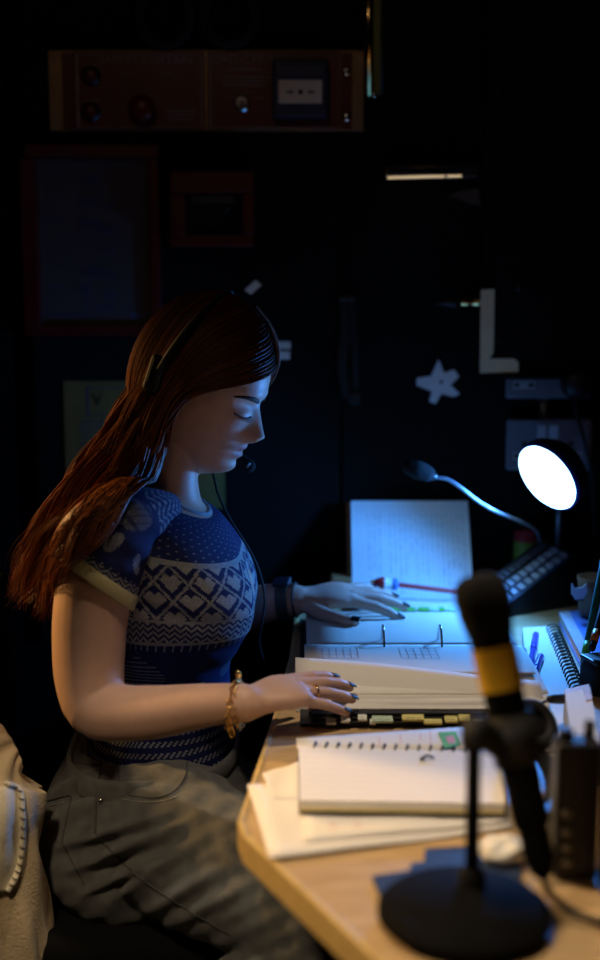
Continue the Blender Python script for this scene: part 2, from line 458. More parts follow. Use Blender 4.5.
def wtext(s, px, py, hpx, parent, m='panel_print', Y=TY, sx=1.0):
    return text('lettering', s, hpx*1.38*Y/1.03/FPX, P(px, py, Y), m, parent, sx=sx)
wtext('SAFETY CURTAIN', 146, 60.5, 7.6, rp1, sx=1.12)
wtext('DRENCHER', 243, 59.5, 7.6, rp2, sx=1.12)
wtext('OPERATE', 243, 93, 3.2, rp2)
def print_bars(lst, parent, Y=TY):
    for x0, x1, y in lst: add('printed_line', *wall_box(x0, y-.7, x1, y+.7, Y+.0004, .0005, 0), 'panel_print', parent)
print_bars([(119, 138, 74), (161, 174, 74), (165, 196, 111), (167, 195, 115), (168, 193, 119), (84, 98, 65), (84, 98, 101)], rp1)
print_bars([(226, 262, 69.5), (220, 270, 77), (221, 268, 81), (222, 267, 85), (225, 233, 98), (255, 263, 98)], rp2)
for (x, y) in ((91, 76), (91, 112)):     # two illuminated push buttons with chrome collars
    c = P(x, y, FY-.006)
    k = add('push_button', *lathe([(.0165, 0), (.0165, .004), (.0135, .007), (.0125, .0065)], 28, c, (0, -1, 0)), 'dark_metal', rp1, autosmooth=40)
    add('button_cap', *lathe([(.0122, .0), (.0122, .009), (.009, .0115), (.002, .012)], 24, c, (0, -1, 0)), 'red_enamel', rp1, autosmooth=50)
c = P(143, 110, FY-.006)
add('mushroom_button', *lathe([(.011, 0), (.011, .012), (.021, .014), (.023, .019), (.019, .025), (.010, .029), (.001, .030)], 32, c, (0, -1, 0)), 'red_mushroom', rp1, smooth=True)
c = P(242, 104, FY-.006)
add('key_switch', *lathe([(.013, 0), (.013, .004), (.0105, .006), (.0105, .010), (.002, .0102)], 28, c, (0, -1, 0)), 'chrome', rp2, autosmooth=40)
add('key_slot', *box((c[0], c[1]-.0106, c[2]), (.002, .001, .010)), 'print_black', rp2)
mb = MB()
for a in (-50, 0, 50):
    d = np.array((math.sin(R(a)), 0, math.cos(R(a)))); mb.put(*box(c+d*.017+np.array((0, -.0003, 0)), (.001, .0006, .005), frame((d[2], 0, -d[0]), d)))
mb.build('switch_marks', 'panel_print', rp2)
# break-glass call point
cb = add('call_point', *wall_box(273, 62, 328, 120, FY-.004, .032, .004), 'call_blue', rp2)
Yc = FY-.036
add('hinge_cover', *wall_box(276, 64, 325, 77, Yc, .004, .0015), 'call_blue', cb)
pl = wall_box(278.5, 80, 322, 103.5, Yc, .003, .001); pl = add('press_plate', *pl, 'call_white', cb)
def arrow(d, px):
    a = P(px, 92, Yc-.0032); s = .0105
    pts = [(-1, .22), (.1, .22), (.1, .55), (1, 0), (.1, -.55), (.1, -.22), (-1, -.22)]
    V = np.array([(a[0]+d*q*s*.62, a[1], a[2]+w*s*.62) for q, w in pts])
    return V, [list(range(7)) if d < 0 else list(range(7))[::-1]]
mb = MB(); mb.put(*arrow(1, 290)); mb.put(*arrow(-1, 311)); mb.put(*lathe([(.0042, 0), (.0042, .0006)], 18, P(300.5, 92, Yc-.003), (0, -1, 0)))
mb.build('press_symbol', 'print_black', cb)
for x, y in ((346.5, 71, ), (346.5, 117)):
    c = P(x, y, FY-.004)
    s = add('screw', *lathe([(.0072, 0), (.0072, .002), (.005, .0036), (.001, .004)], 18, c, (0, -1, 0)), 'chrome', cp, autosmooth=40)

# framed notice
c = P(93, 335, WF)
fn = thing('framed_notice', c, 'dim white notice of typed lines in a dark red frame', 'notice')
for (a, b, d, e) in ((26, 145, 160, 159), (26, 325, 160, 336), (26, 159, 38, 325), (152, 159, 160, 325)):
    add('frame_bar', *wall_box(a, b, d, e, WF, .018, .003), 'red_frame', fn)
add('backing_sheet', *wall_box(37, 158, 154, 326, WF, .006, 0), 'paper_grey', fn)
Yn = WF-.0064
add('typed_line', *wall_box(47, 163.8, 142, 166, Yn, .0005, 0), 'ink', fn)
for (x0, x1, y, n) in ((82, 102, 174, 5), (78, 102, 197, 4), (102, 114, 203, 3), (78, 102, 220, 5), (98, 114, 226, 4), (104, 113, 248, 4), (80, 102, 267, 5), (103, 116, 272, 4), (80, 90, 285, 5), (102, 114, 292, 4), (81, 90, 301, 4), (92, 114, 306, 3)):
    for i in range(n):
        mb = MB(); q = x0+random.random()*3
        while q < x1-2:
            w = 2+random.random()*5; mb.put(*wall_box(q, y+i*2.5-.8, min(q+w, x1+1), y+i*2.5+.8, Yn, .0005, 0)); q += w+1
        mb.build('typed_line', 'ink', fn)
for y in (172, 197, 220, 243, 266, 286, 301): add('typed_line', *wall_box(46, y-.6, 60+random.random()*6, y+.6, Yn, .0005, 0), 'ink', fn)
for i in range(2): add('typed_line', *wall_box(48, 313+i*3, 92, 314+i*3, Yn, .0005, 0), 'ink', fn)
add('stamp', *wall_box(131, 312, 143, 319, Yn, .0005, 0), 'ink', fn)

# red key box
c = P(213, 248, WF)
kb = thing('key_box', c, 'small red wall box with a dark window labelled drencher key', 'key box')
for (a, b, d, e) in ((172, 173, 255, 195), (172, 236, 255, 248), (172, 195, 187, 236), (243, 195, 255, 236)):
    add('box_side', *wall_box(a, b, d, e, WF, .045, .004), 'red_enamel', kb)
add('back_plate', *wall_box(176, 178, 250, 244, WF, .012, 0), 'black_plastic', kb)
add('window_pane', *wall_box(185, 193, 245, 238, WF-.028, .003, 0), 'glass_dark', kb)
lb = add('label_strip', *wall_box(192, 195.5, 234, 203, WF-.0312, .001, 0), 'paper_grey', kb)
wtext('DRENCHER KEY', 213, 199.3, 4.0, lb, 'print_black', WF-.0325, 1.08)
mb = MB(); Yk = WF-.034
def kp(x, y): return P(x, y, Yk)
for pts in ([(196, 205), (196, 229), (206, 227), (214, 225), (225, 228), (233, 229), (233, 205)], [(202, 208), (202, 221)], [(207, 207), (213, 207)],
            [(208, 213), (213, 220), (207, 222)], [(217, 207), (216, 222)], [(221, 215), (228, 209), (230, 206)], [(222, 212), (229, 222)], [(230, 226), (238, 236)]):
    mb.put(*sweep([kp(*q) for q in pts], .0011, 6))
mb.build('wire_hook', 'dark_metal', kb)

# two cable loops above the panel
for x, lab in ((165, 'black cable loop hanging above the left half of the red panel'), (230, 'black cable loop hanging above the drencher lettering')):
    a = np.linspace(0, 2*math.pi, 40, endpoint=False); c = P(x, 17, WF-.013)
    r = pxr(25, 2.25)
    o = MB()
    for k in range(3):
        o.put(*sweep([c+np.array(((r-.004*k)*math.cos(t), -.004*abs(k-1), (r*1.05-.003*k)*math.sin(t))) for t in a], .0045, 8, closed=True))
    cl = o.build('cable_coil', 'black_rubber', None, smooth=True); tag(cl, lab, 'cable', 'cable loops above the red panel')
    hk = MB(); hk.put(*box(c+np.array((0, .006, r*1.05-.004)), (.012, .014, .012), bevel=.002)); hk.build('hook', 'dark_metal', cl)

# brass tube at the top
c = P(375, 98, WF-.02)
bt = thing('brass_tube', c, 'shiny vertical brass tube with an olive stripe at the top of the wall', 'tube')
top = P(375, -60, WF-.02)
add('left_rail', *sweep([P(368.7, -60, WF-.03), P(368.7, 97, WF-.03)], .0085, 24), 'brass', bt, smooth=True)
add('right_rail', *sweep([P(381.8, -60, WF-.026), P(381.8, 94, WF-.026)], .0025, 10), 'dark_metal', bt, smooth=True)
mat('olive', (.16, .15, .03), .35)
a_, b_ = P(372, 95, WF-.02), P(381, -60, WF-.02)
add('strip', *box(((a_[0]+b_[0])/2, WF-.018, (a_[2]+b_[2])/2), (.017, .02, b_[2]-a_[2]), bevel=.003), 'olive', bt)
add('wall_clip', *wall_box(366, 20, 385, 30, WF, .02, .002), 'dark_metal', bt)
add('end_screw', *lathe([(.005, 0), (.005, .004), (.002, .006)], 14, P(374, 95.5, WF-.028), (0, -1, 0)), 'chrome', bt, smooth=True)

# oblong brass wall light (unlit); lower rim emits to stand for a highlight
c = P(425, 181, WF)
wl = thing('wall_light', c, 'oblong brass-rimmed wall light with an emissive highlight along its lower edge', 'light')
add('body', *wall_box(386, 165, 478, 180, WF, .03, .006), 'black_plastic', wl)
add('glass', *wall_box(388, 168, 464, 176, WF-.028, .008, .003), 'glass_dark', wl)
add('lower_rim', *sweep([P(387.5, 177.7, WF-.034), P(461.5, 175.8, WF-.034)], .0022, 10), 'rim_highlight', wl, smooth=True)
add('upper_rim', *sweep([P(388, 168, WF-.034), P(466, 166, WF-.034)], .0012, 10), 'brass_plate', wl, smooth=True)
add('rim_end', *sweep([P(388, 168, WF-.034), P(386, 172, WF-.034), P(387.5, 177.7, WF-.034)], .0016, 8), 'brass_plate', wl, smooth=True)
add('guard_wire', *sweep([P(444, 179, WF-.037), P(449, 172, WF-.037), P(456, 166, WF-.037)], .0013, 8), 'black_rubber', wl, smooth=True)

# scraps of paper and tape
tag(add('paper_scrap', *wall_prism([(448, 197.5), (458, 191.5), (478, 188.5), (480.5, 205), (470, 204), (460, 199)], WF, .003), 'paper_grey'), 'torn grey paper corner stuck below the brass wall light', 'paper')
tag(add('tape_piece', *wall_prism([(244.5, 290), (255.5, 280), (262, 285), (251, 294.5)], WF, .0012), 'tape_white'), 'short slanted piece of white tape above the dark hair', 'tape')
tag(add('tape_piece', *wall_prism([(274, 341.5), (290.5, 341.5), (290.8, 349), (274, 349)], WF, .0012), 'tape_white'), 'upper of two short white tape strips by the forehead', 'tape')
tag(add('tape_piece', *wall_prism([(274, 351), (290, 351.5), (290, 359.5), (274, 359)], WF, .0012), 'tape_white'), 'lower of two short white tape strips by the forehead', 'tape')
st = add('tape_star', *wall_prism([(438.5, 359.5), (444, 373), (454, 369.5), (459, 376.5), (450.5, 385), (459.8, 394), (453, 397), (441.5, 394), (435.5, 404), (429, 401.5), (432, 391.5), (416.5, 385.5), (417, 378), (431, 376)], WF, .0015), 'tape_white')
tag(st, 'rough white star cut from tape on the black wall', 'star')
add('pin', *lathe([(.0028, 0), (.0028, .002), (.001, .003)], 10, P(441.3, 382, WF-.0015), (0, -1, 0)), 'print_black', st)

# black cabinet at the upper right with masking tape on its corner
CX0 = P(480, 200, WF)[0]
cab = thing('wall_cabinet', P(560, 374, WF), 'large black wall cabinet filling the upper right of the picture', 'cabinet')
zb = P(480, 374, WF-.05)[2]
add('carcass', *box((CX0+.32, WF-.024, (zb+2.5)/2), (.64, .048, 2.5-zb), bevel=.003), 'black_paint', cab)
add('door', *box((CX0+.325, WF-.053, (zb+2.49)/2+.01), (.60, .010, 2.46-zb), bevel=.002), 'black_paint', cab)
CF = WF-.0585
add('ledge', *box((CX0+.33, WF-.055, zb-.004), (.62, .022, .008), bevel=.001), 'black_paint', cab)
for x, y, r_ in ((519, 287, .008), (499, 341, .003), (386+110, 90, .003)):
    add('bolt', *lathe([(r_, 0), (r_, .003), (r_*.5, .005)], 12, P(x, y, CF), (0, -1, 0)), 'dark_metal', cab, smooth=True)
tag(add('tape_piece', *wall_prism([(480.5, 289.5), (494.5, 289), (493.5, 352), (489, 360), (480, 364)], CF, .0012), 'tape_cream'), 'upright strip of cream masking tape down the cabinet edge', 'tape')
tag(add('tape_piece', *wall_prism([(479.5, 359), (514, 358.5), (518.5, 362), (518.3, 372.5), (480, 373)], CF-.0012, .0012), 'tape_cream'), 'level strip of cream masking tape along the cabinet foot', 'tape')
# brass nozzle pointing left beside the upright tape
nz = thing('brass_nozzle', P(470, 302, WF), 'dark bullet-shaped nozzle with a brass collar beside the upright tape', 'nozzle')
Yz = WF-.03
add('tip', *lathe([(.0008, 0), (.005, .014), (.0085, .034), (.0085, .046)], 18, P(433, 303, Yz), (1, 0, 0)), 'black_plastic', nz, smooth=True)
add('collar', *lathe([(.0088, 0), (.0092, .006), (.0092, .014), (.0086, .016), (.0086, .024), (.0092, .026), (.0092, .032)], 22, P(461, 302, Yz), (1, 0, 0)), 'brass', nz, autosmooth=30)
add('bracket', *box(P(470, 303, WF-.012), (.02, .024, .012), bevel=.002), 'black_plastic', nz)

# black strap hanging on a hook
hs = thing('hanging_strap', P(347, 300, WF), 'limp black strap hanging on the dark wall left of the star', 'strap')
add('webbing', *sweep([P(343, 298, WF-.012), P(345, 330, WF-.014), P(341, 365, WF-.013), P(347, 398, WF-.012)], [(.010, .003)]*4, 8, 24, up=(0, 1, 0)), 'black_rubber', hs, smooth=True)
add('webbing', *sweep([P(351, 298, WF-.008), P(353, 330, WF-.010), P(355, 365, WF-.010), P(354, 398, WF-.008)], [(.008, .003)]*4, 8, 24, up=(0, 1, 0)), 'black_rubber', hs, smooth=True)
add('buckle', *box(P(354, 398, WF-.011), (.02, .016, .022), bevel=.003), 'black_plastic', hs)
add('hook', *box(P(347, 298, WF-.008), (.03, .016, .01), bevel=.002), 'dark_metal', hs)

# twin sockets
def socket(px0, px1, py0, py1, lab, right_plug):
    o = thing('socket_outlet', P((px0+px1)/2, py1, WF), lab, 'socket', 'twin sockets on the wall')
    add('back_box', *wall_box(px0+1, py0+1, px1-1, py1-1, WF, .03, .002), 'socket_white', o)
    add('face_plate', *wall_box(px0, py0, px1, py1, WF-.03, .008, .004), 'socket_white', o)
    Y = WF-.0382
    for k, xo in enumerate((px0+19, px1-19)):
        if k == 1 and right_plug: continue
        fld = MB(); fld.put(*wall_box(xo-11, py1-17, xo+11, py1-9, Y+.0004, .0006, 0)); fld.build('slot_surround', 'switch_white', o)
        for dx, dy, w, h in ((-7, -13, 2.6, 2), (7, -13, 2.6, 2), (0, -25, 2, 2.6)):
            add('slot', *wall_box(xo+dx-w, py1+dy-h, xo+dx+w, py1+dy+h, Y-.0001, .0008, 0), 'socket_slot', o)
    for xo in ((px0+px1)/2-6, (px0+px1)/2+6):
        add('rocker_switch', *wall_box(xo-4.5, py0+6, xo+4.5, py0+20, Y, .004, .001), 'switch_white', o)
    return o
socket(505, 590, 348, 398, 'upper grey twin socket half hidden under the black cabinet', True)
socket(505, 590, 419, 469, 'lower grey twin socket just behind the glowing lamp', False)
cd = tag(add('conduit', *sweep([P(543.5, 397, WF-.012), P(543.5, 420, WF-.012)], .0075, 14), 'brass_plate', None, smooth=True), 'short copper-coloured conduit joining the two wall sockets', 'conduit')
pg = thing('plug', P(575, 385, WF-.038), 'black mains plug in the upper wall socket', 'plug')
add('plug_body', *lathe([(.026, 0), (.027, .006), (.025, .022), (.018, .03), (.004, .032)], 24, P(575, 383, WF-.0385), (0, -1, 0)), 'black_plastic', pg, smooth=True)
add('cord', *sweep([P(575, 394, WF-.055), P(576, 412, WF-.06), P(584, 440, WF-.06), P(592, 480, WF-.05), P(596, 560, WF-.04), P(598, 585, WF-.03)], .0035, 8, 30), 'black_rubber', pg, smooth=True)

# yellow notice behind her head
yn = thing('yellow_notice', P(140, 505, WF), 'dull yellow notice with a boxed letter, behind the long hair', 'notice')
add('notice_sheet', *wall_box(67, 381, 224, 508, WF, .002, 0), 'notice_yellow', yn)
mb = MB(); Yq = WF-.0022
for a in ((87, 387, 137, 388), (87, 415, 137, 416), (87, 387, 88, 416), (136, 387, 137, 416)): mb.put(*wall_box(*a, Yq, .0005, 0))
for y in (422, 427, 432, 438, 444): mb.put(*wall_box(80, y-.7, 125, y+.7, Yq, .0005, 0))
mb.build('box_outline', 'ink', yn)
wtext('V', 97, 400, 13, yn, 'print_black', Yq-.0004)

# ================================================================== things on the desk
# ------------------------------------------------------------------ ring binder
RY, RX = 1.70, (.1165, .1966)          # the line of the rings
BX0, BX1 = .000, .313
bn = thing('ring_binder', (.157, RY, DZ), 'open black ring binder with printed pages and labelled index tabs', 'binder')
add('cover_board', *box(((BX0+BX1)/2, (1.458+1.662)/2, DZ+.0030), (BX1-BX0, 1.662-1.458, .003), bevel=.001), 'binder_black', bn)
add('cover_board', *box(((BX0+BX1)/2, (1.738+1.945)/2, DZ+.0030), (BX1-BX0, 1.945-1.738, .003), bevel=.001), 'binder_black', bn)
add('spine', *box(((BX0+BX1)/2, 1.70, DZ+.0025), (BX1-BX0, .075, .0035), bevel=.001), 'binder_black', bn)
def lerp(a, b, t): return a+(b-a)*t
# page stacks (curved top), near and far
def hump(Y0, Y1, z0, zt, name, x0, x1, lean=0.0):
    nu, nv = 2, 18; V = []; F = []
    for k in range(nv):
        t = k/(nv-1); y = lerp(Y0, Y1, t); top = zt(t)
        sl = lean*(1-t)**6
        for x in (x0, x1): V.append((x, y-sl, z0)); V.append((x, y+sl*.6, top))
    for k in range(nv-1):
        a = 4*k; b = a+4
        F += [[a+1, a+3, b+3, b+1], [a, b, b+2, a+2], [a, a+1, b+1, b], [a+2, b+2, b+3, a+3]]
    F += [[0, 2, 3, 1], [4*nv-4, 4*nv-3, 4*nv-1, 4*nv-2]]
    return add(name, V, F, 'paper', bn, mats=['paper', 'paper_edge'], midx=[0 if i % 4 == 0 and i < 4*(nv-1) else 1 for i in range(len(F))])
hump(1.480, 1.690, DZ+.0195, lambda t: DZ+.030+.004*math.sin(t*math.pi), 'page_stack', .010, .306, .010)
hump(1.500, 1.690, DZ+.0046, lambda t: DZ+.0193, 'page_stack', .010, .306)
hump(1.712, 1.922, DZ+.0046, lambda t: DZ+.031-.010*t+.003*math.sin(t*math.pi), 'page_stack', .010, .306)
# far page and near pages
add('page', *sheet(lambda u, v: (lerp(.009, .305, u), lerp(1.703, 1.916, v), DZ+.0335-.010*v+.004*math.sin(v*math.pi)), 6, 18), 'paper', bn, smooth=True)
def near_top(u, v):                    # lies in the rings, rises to a crest and rolls down towards the camera
    y = lerp(1.697, 1.545, v); return (lerp(.006, .302, u), y, DZ+.0345+.008*v*(1-.3*u)+.004*math.sin(v*math.pi))
add('page', *sheet(near_top, 8, 18), 'paper', bn, smooth=True)
def rolled(u, v):
    yc = 1.558-.055*u; zc = DZ+.0555-.012*u+.002*math.sin(u*5)
    return (lerp(-.006, .300, u), yc+.030-.075*v, zc-.011*(v-.35)**2/.1225-.016*max(0, v-.35)**2/.4225)
add('turned_page', *sheet(rolled, 14, 20), 'paper_warm', bn, smooth=True)
def low(u, v):
    return (lerp(.012, .309, u), lerp(1.69, 1.492, v), DZ+.0355+.003*math.sin(v*math.pi)-.004*v*v)
add('page', *sheet(low, 6, 14), 'paper_warm', bn, smooth=True)
# printed tables on the near page by the rings
mb = MB()
def tabl(x0, x1, v0, v1, nx, ny):
    for i in range(nx+1):
        x = lerp(x0, x1, i/nx)
        for k in range(4):
            a = near_top((x-.006)/.296, lerp(v0, v1, k/4)); b = near_top((x-.006)/.296, lerp(v0, v1, (k+1)/4))
            mb.put([(x-.0004, a[1], a[2]+.0006), (x+.0004, a[1], a[2]+.0006), (x+.0004, b[1], b[2]+.0006), (x-.0004, b[1], b[2]+.0006)], [[0, 3, 2, 1]])
    for k in range(ny+1):
        v = lerp(v0, v1, k/ny); a = near_top((x0-.006)/.296, v); b = near_top((x1-.006)/.296, v)
        mb.put([(x0, a[1]-.0005, a[2]+.0007), (x1, b[1]-.0005, b[2]+.0007), (x1, b[1]+.0005, b[2]+.0007), (x0, a[1]+.0005, a[2]+.0007)], [[0, 1, 2, 3]])
for tx0, tx1 in ((.030, .078), (.135, .185), (.235, .285)):
  mb = MB(); tabl(tx0, tx1, .22, .62, 5, 3)
  for x in (tx0+.012, tx0+.026):
    for k in range(5):
        a = np.array(near_top((x-.006)/.296, .25+.07*k))+np.array((0, 0, .0008)); scribble(mb, a, np.array((1., 0, 0)), np.array((0, 1., 0)), .014, .003)
  mb.build('printed_table', 'ink_grey', bn)
for x in RX:                           # two ring arches
    a = np.linspace(0, math.pi, 15)
    pts = [(x, RY+.030*math.cos(t), DZ+.006+.055*math.sin(t)) for t in a]
    add('ring', *sweep(pts, .0017, 10, up=(1, 0, 0)), 'chrome', bn, smooth=True)
add('ring_plate', *box((.157, RY, DZ+.0062), (.20, .022, .003), bevel=.001), 'chrome', bn)
# index tabs along the near edge
tabs = [(318, 335, 'tab_black'), (326, 336, 'tab_white'), (341, 350, 'tab_white'), (358, 367, 'tab_white'), (370, 376, 'tab_white'), (372, 393, 'tab_mint'), (402, 424, 'tab_yellow'), (424, 442, 'tab_yellow'), (445, 458, 'tab_yellow'), (459, 470, 'tab_yellow'), (474, 484, 'tab_yellow')]
a = PZ(312, 723, DZ+.01); b = PZ(486, 720, DZ+.01)
for k in range(3):
    add('tab_divider', *box(((a[0]+b[0])/2, 1.468+.002*k, DZ+.0075+.005*k), (b[0]-a[0], .028, .0022), bevel=.0005), 'tab_black', bn)
for i, (x0, x1, m) in enumerate(tabs[1:]):
    A = P(x0, 716, 1.452); B = P(x1, 716, 1.452); z = DZ+.0095+.0022*(i % 3)
    t = add('index_tab', *box(((A[0]+B[0])/2, 1.455, z), (B[0]-A[0], .012, .0034), frame((1, 0, 0), (0, -.35, 1)), .0006), m, bn)
    mb = MB(); p = np.array((A[0]+.002, 1.4496, z+.0012)); scribble(mb, p, np.array((1., 0, 0)), np.array((0, .2, .9)), max(.005, B[0]-A[0]-.004), .0016, .0005, .0012)
    mb.build('tab_writing', 'ink', t)

# sheet with green cells behind the binder
gs = thing('index_sheet', (.19, 1.98, DZ), 'paper sheet with a row of green boxes behind the binder', 'paper')
add('page', *sheet(lambda u, v: (lerp(.085, .315, u), lerp(1.948, 2.04, v), DZ+.013+.002*math.sin(u*6)), 8, 4), 'paper', gs, smooth=True)
add('card_stack', *box((.20, 1.995, DZ+.0058), (.225, .086, .0112), bevel=.001), 'paper_edge', gs)
for x0, x1, m in ((392, 402, 'green_card'), (404, 418, 'green_card'), (421, 432, 'green_card'), (434, 440, 'tab_mint'), (442, 448, 'green_card'), (451, 462, 'tab_mint')):
    A = PZ(x0, 616, DZ+.016); B = PZ(x1, 616, DZ+.016)
    add('green_box', *box(((A[0]+B[0])/2, 1.962, DZ+.0162), (B[0]-A[0], .024, .0012)), m, gs)

# ------------------------------------------------------------------ ruled notebook leaning on the wall
A = P(353, 604, 2.055); A[2] = DZ+.003; x0, x1 = P(351.5, 560, 2.11)[0], P(470.5, 560, 2.11)[0]
foot = np.array((x0, 2.062, DZ+.002)); topz = P(400, 501.5, 2.165)[2]
along = np.array((0, 2.165-foot[1], topz-foot[2])); Ln = np.linalg.norm(along); along /= Ln
nrm = np.cross(np.array((1., 0, 0)), along)     # towards the room
if nrm[1] > 0: nrm = -nrm
ln = thing('leaning_notebook', (.19, 2.07, DZ), 'ruled notebook full of handwriting leaning open against the wall', 'notebook')
M = np.stack((np.array((1., 0, 0)), along, np.cross(np.array((1., 0, 0)), along)), 1)
cen = np.array(((x0+x1)/2, foot[1], foot[2]))+along*Ln/2
add('cover', *box(cen-nrm*.004+np.array((-.004, 0, 0)), (x1-x0+.008, Ln, .003), M, .0008), 'brown_card', ln)
blk = add('page_block', *box(cen+nrm*.002, (x1-x0, Ln-.002, .008), M, .0006), 'paper_white', ln)
mb = MB(); sf = foot+nrm*.0063
ex = np.array((1., 0, 0)); W_ = x1-x0
for i in range(24):
    x = .010+i*(W_-.018)/23; a = sf+ex*x+along*.004; s = ex*.0002
    mb.put([a-s, a+s, a+s+along*(Ln-.012), a-s+along*(Ln-.012)], [[0, 1, 2, 3]])
mb.build('rule_lines', 'rule_line', blk)
mb = MB(); sf = foot+nrm*.0066
for i in range(19):
    if i in (3,): continue
    x = .030+i*(W_-.042)/18; s = Ln-.026
    lim = .055 if i % 3 else .02
    if i in (5, 8, 12, 13): lim = .085
    while s > lim:
        w = .006+random.random()*.016; a = sf+ex*x+along*s; scribble(mb, a, -along, ex, min(w, s-.01), .0032, .00045); s -= w+.0035+random.random()*.002
mb.build('handwriting', 'ink', blk)

# pencil with a figure on its end, lying at the foot of the page
pc = thing('topper_pencil', P(410, 586, 2.03), 'red pencil with a red, white and blue character topper', 'pencil')
pA, pB = P(388, 583.5, 2.025), P(462, 592.5, 2.03)
d = (pB-pA)/np.linalg.norm(pB-pA)
add('shaft', *sweep([pA, pB], .0042, 6), 'pencil_red', pc)
q = pA
add('head', *capsule([q-d*.004, q+d*.006], [.0085, .0085], 14), 'topper_white', pc, smooth=True)
add('scarf', *lathe([(.0085, 0), (.0098, .003), (.0098, .008), (.007, .011)], 18, q+d*.006, d), 'topper_blue', pc, smooth=True)
add('hat', *lathe([(.0105, 0), (.010, .006), (.006, .014), (.002, .021)], 18, q-d*.006, -d), 'red_bright', pc, smooth=True)
add('hat_tip', *capsule([q-d*.027, q-d*.0255], [.003, .0036], 10), 'topper_orange', pc, smooth=True)
add('hat_brim', *lathe([(.0095, -.002), (.0115, .0), (.0095, .003)], 18, q-d*.006, d), 'topper_white', pc, smooth=True)
# small block it rests on
sb = tag(add('wooden_block', *box(P(341, 588, 2.10)+np.array((0, 0, -.011)), (.036, .05, .04), bevel=.004), 'brown_wood'), 'small brown wooden block left of the leaning notebook', 'block')
bz = WLOC[sb.name]; sb.location.z = DZ+.0205; 

# ------------------------------------------------------------------ loose papers and spiral notebook
def quad_sheet(name, pts, z, m, lab, curl=.004, par=None):
    C = [PZ(x, y, z) for x, y in pts]      # far-left, far-right, near-right, near-left
    def f(u, v):
        a = C[0]+(C[1]-C[0])*u; b = C[3]+(C[2]-C[3])*u; p = a+(b-a)*v
        p = p.copy(); p[2] += curl*(1-u)**3*(.4+.6*v) + .0012*math.sin(5*u+3*v)**2; return p
    o = add(name, *sheet(f, 16, 10, .0005), m, par, smooth=True)
    if lab: tag(o, lab, 'paper', 'loose papers under the spiral notebook')
    return o
l1 = quad_sheet('loose_paper', [(247, 786), (500, 768), (512, 828), (269, 862)], DZ+.002, 'paper_warm', 'white sheet whose corner overhangs the cut-off desk corner')
l2 = quad_sheet('loose_paper', [(262, 774), (300, 762), (330, 800), (272, 800)], DZ+.0035, 'paper_warm', 'small white slip tucked under the left of the spiral notebook', .002)
l3 = quad_sheet('loose_paper', [(302, 775), (505, 775), (508, 822), (303, 843)], DZ+.0048, 'paper_warm', 'white sheet with faint pink print directly under the spiral notebook', .001)
mb = MB()
for x in (333, 358):
    for k in range(4):
        a = PZ(x-4, 821+k*2.2, DZ+.0078); scribble(mb, a, np.array((1., 0, 0)), np.array((0, 1., 0)), .009, .002, .0006)
mb.build('pink_print', 'ink_pink', l3)
NZ0, NZ1 = DZ+.0088, DZ+.0225
C = [PZ(x, y, NZ1) for x, y in ((299, 746), (500, 757), (505, 803), (300, 800))]
C[1] = PZ(500, 752, NZ1)
sn = thing('spiral_notebook', (C[0]+C[2])/2*np.array((1, 1, 0))+np.array((0, 0, NZ0)), 'open white spiral notebook with blank pages on the loose papers', 'notebook')
def slab(name, c, z0, z1, m, par, inset=0.0):
    cc = sum(c)/4; pl = [(p+(cc-p)*inset)[:2] for p in c]; return add(name, *prism(pl, z0, z1), m, par)
slab('back_cover', C, NZ0, NZ0+.002, 'notebook_dark', sn, -.012)
slab('page_block', C, NZ0+.002, NZ1-.0075, 'notebook_yellow', sn, 0)
slab('page_block', C, NZ1-.0075, NZ1-.0008, 'paper_edge', sn, .0)
top = slab('top_page', C, NZ1-.0008, NZ1, 'paper_warm', sn, -.004)
mb = MB()
for k in range(1, 9):
    a = C[0]+(C[3]-C[0])*k/9; b = C[1]+(C[2]-C[1])*k/9; a = a+np.array((0, 0, .0002)); b = b+np.array((0, 0, .0002)); s = np.array((0, .0002, 0))
    mb.put([a-s, b-s, b+s, a+s], [[0, 1, 2, 3]])
mb.build('rule_lines', 'rule_line', top)
e = (C[1]-C[0]); L_ = np.linalg.norm(e); e /= L_; pe = np.cross((0, 0, 1), e)
for k in range(16):
    c = C[0]+e*(.018+k*(L_-.03)/15)+pe*.0035+np.array((0, 0, -.004))
    a = np.linspace(0, 2*math.pi, 16, endpoint=False)
    add('wire_ring', *sweep([c+pe*(.0075*math.cos(t))+np.array((0, 0, .0075*math.sin(t)))+e*(.0012*math.cos(t)) for t in a], .0011, 6, closed=True), 'dark_metal', sn, smooth=True)
# folded-back map sheet behind the rings
Cm = [PZ(x, y, NZ1-.002) for x, y in ((296, 738), (462, 727), (490, 750), (297, 749))]
mp_ = add('map_sheet', *sheet(lambda u, v: (Cm[0]+(Cm[1]-Cm[0])*u)*(1-v)+(Cm[3]+(Cm[2]-Cm[3])*u)*v+np.array((0, 0, .002*math.sin(v*3))), 10, 5), 'paper_warm', sn, smooth=True)
A = PZ(448, 740, NZ1+.001)
add('map_picture', *prism([PZ(x, y, 0)[:2]*0+PZ(x, y, NZ1+.0015)[:2] for x, y in ((438, 732), (456, 731), (460, 744), (445, 748))], NZ1+.0006, NZ1+.0012), 'green_card', sn)
add('map_route', *prism([PZ(x, y, NZ1+.0018)[:2] for x, y in ((445, 737), (453, 735), (456, 742), (449, 744))], NZ1+.0013, NZ1+.0016), 'ink_pink', sn)
mb = MB()
for x0, y0, x1, y1 in ((379, 737, 380, 745), (400, 735, 401, 743), (420, 734, 421, 741), (430, 730, 431, 747)):
    a = PZ(x0, y0, NZ1+.001); b = PZ(x1, y1, NZ1+.001); s = np.array((.0004, 0, 0)); mb.put([a-s, b-s, b+s, a+s], [[0, 1, 2, 3]])
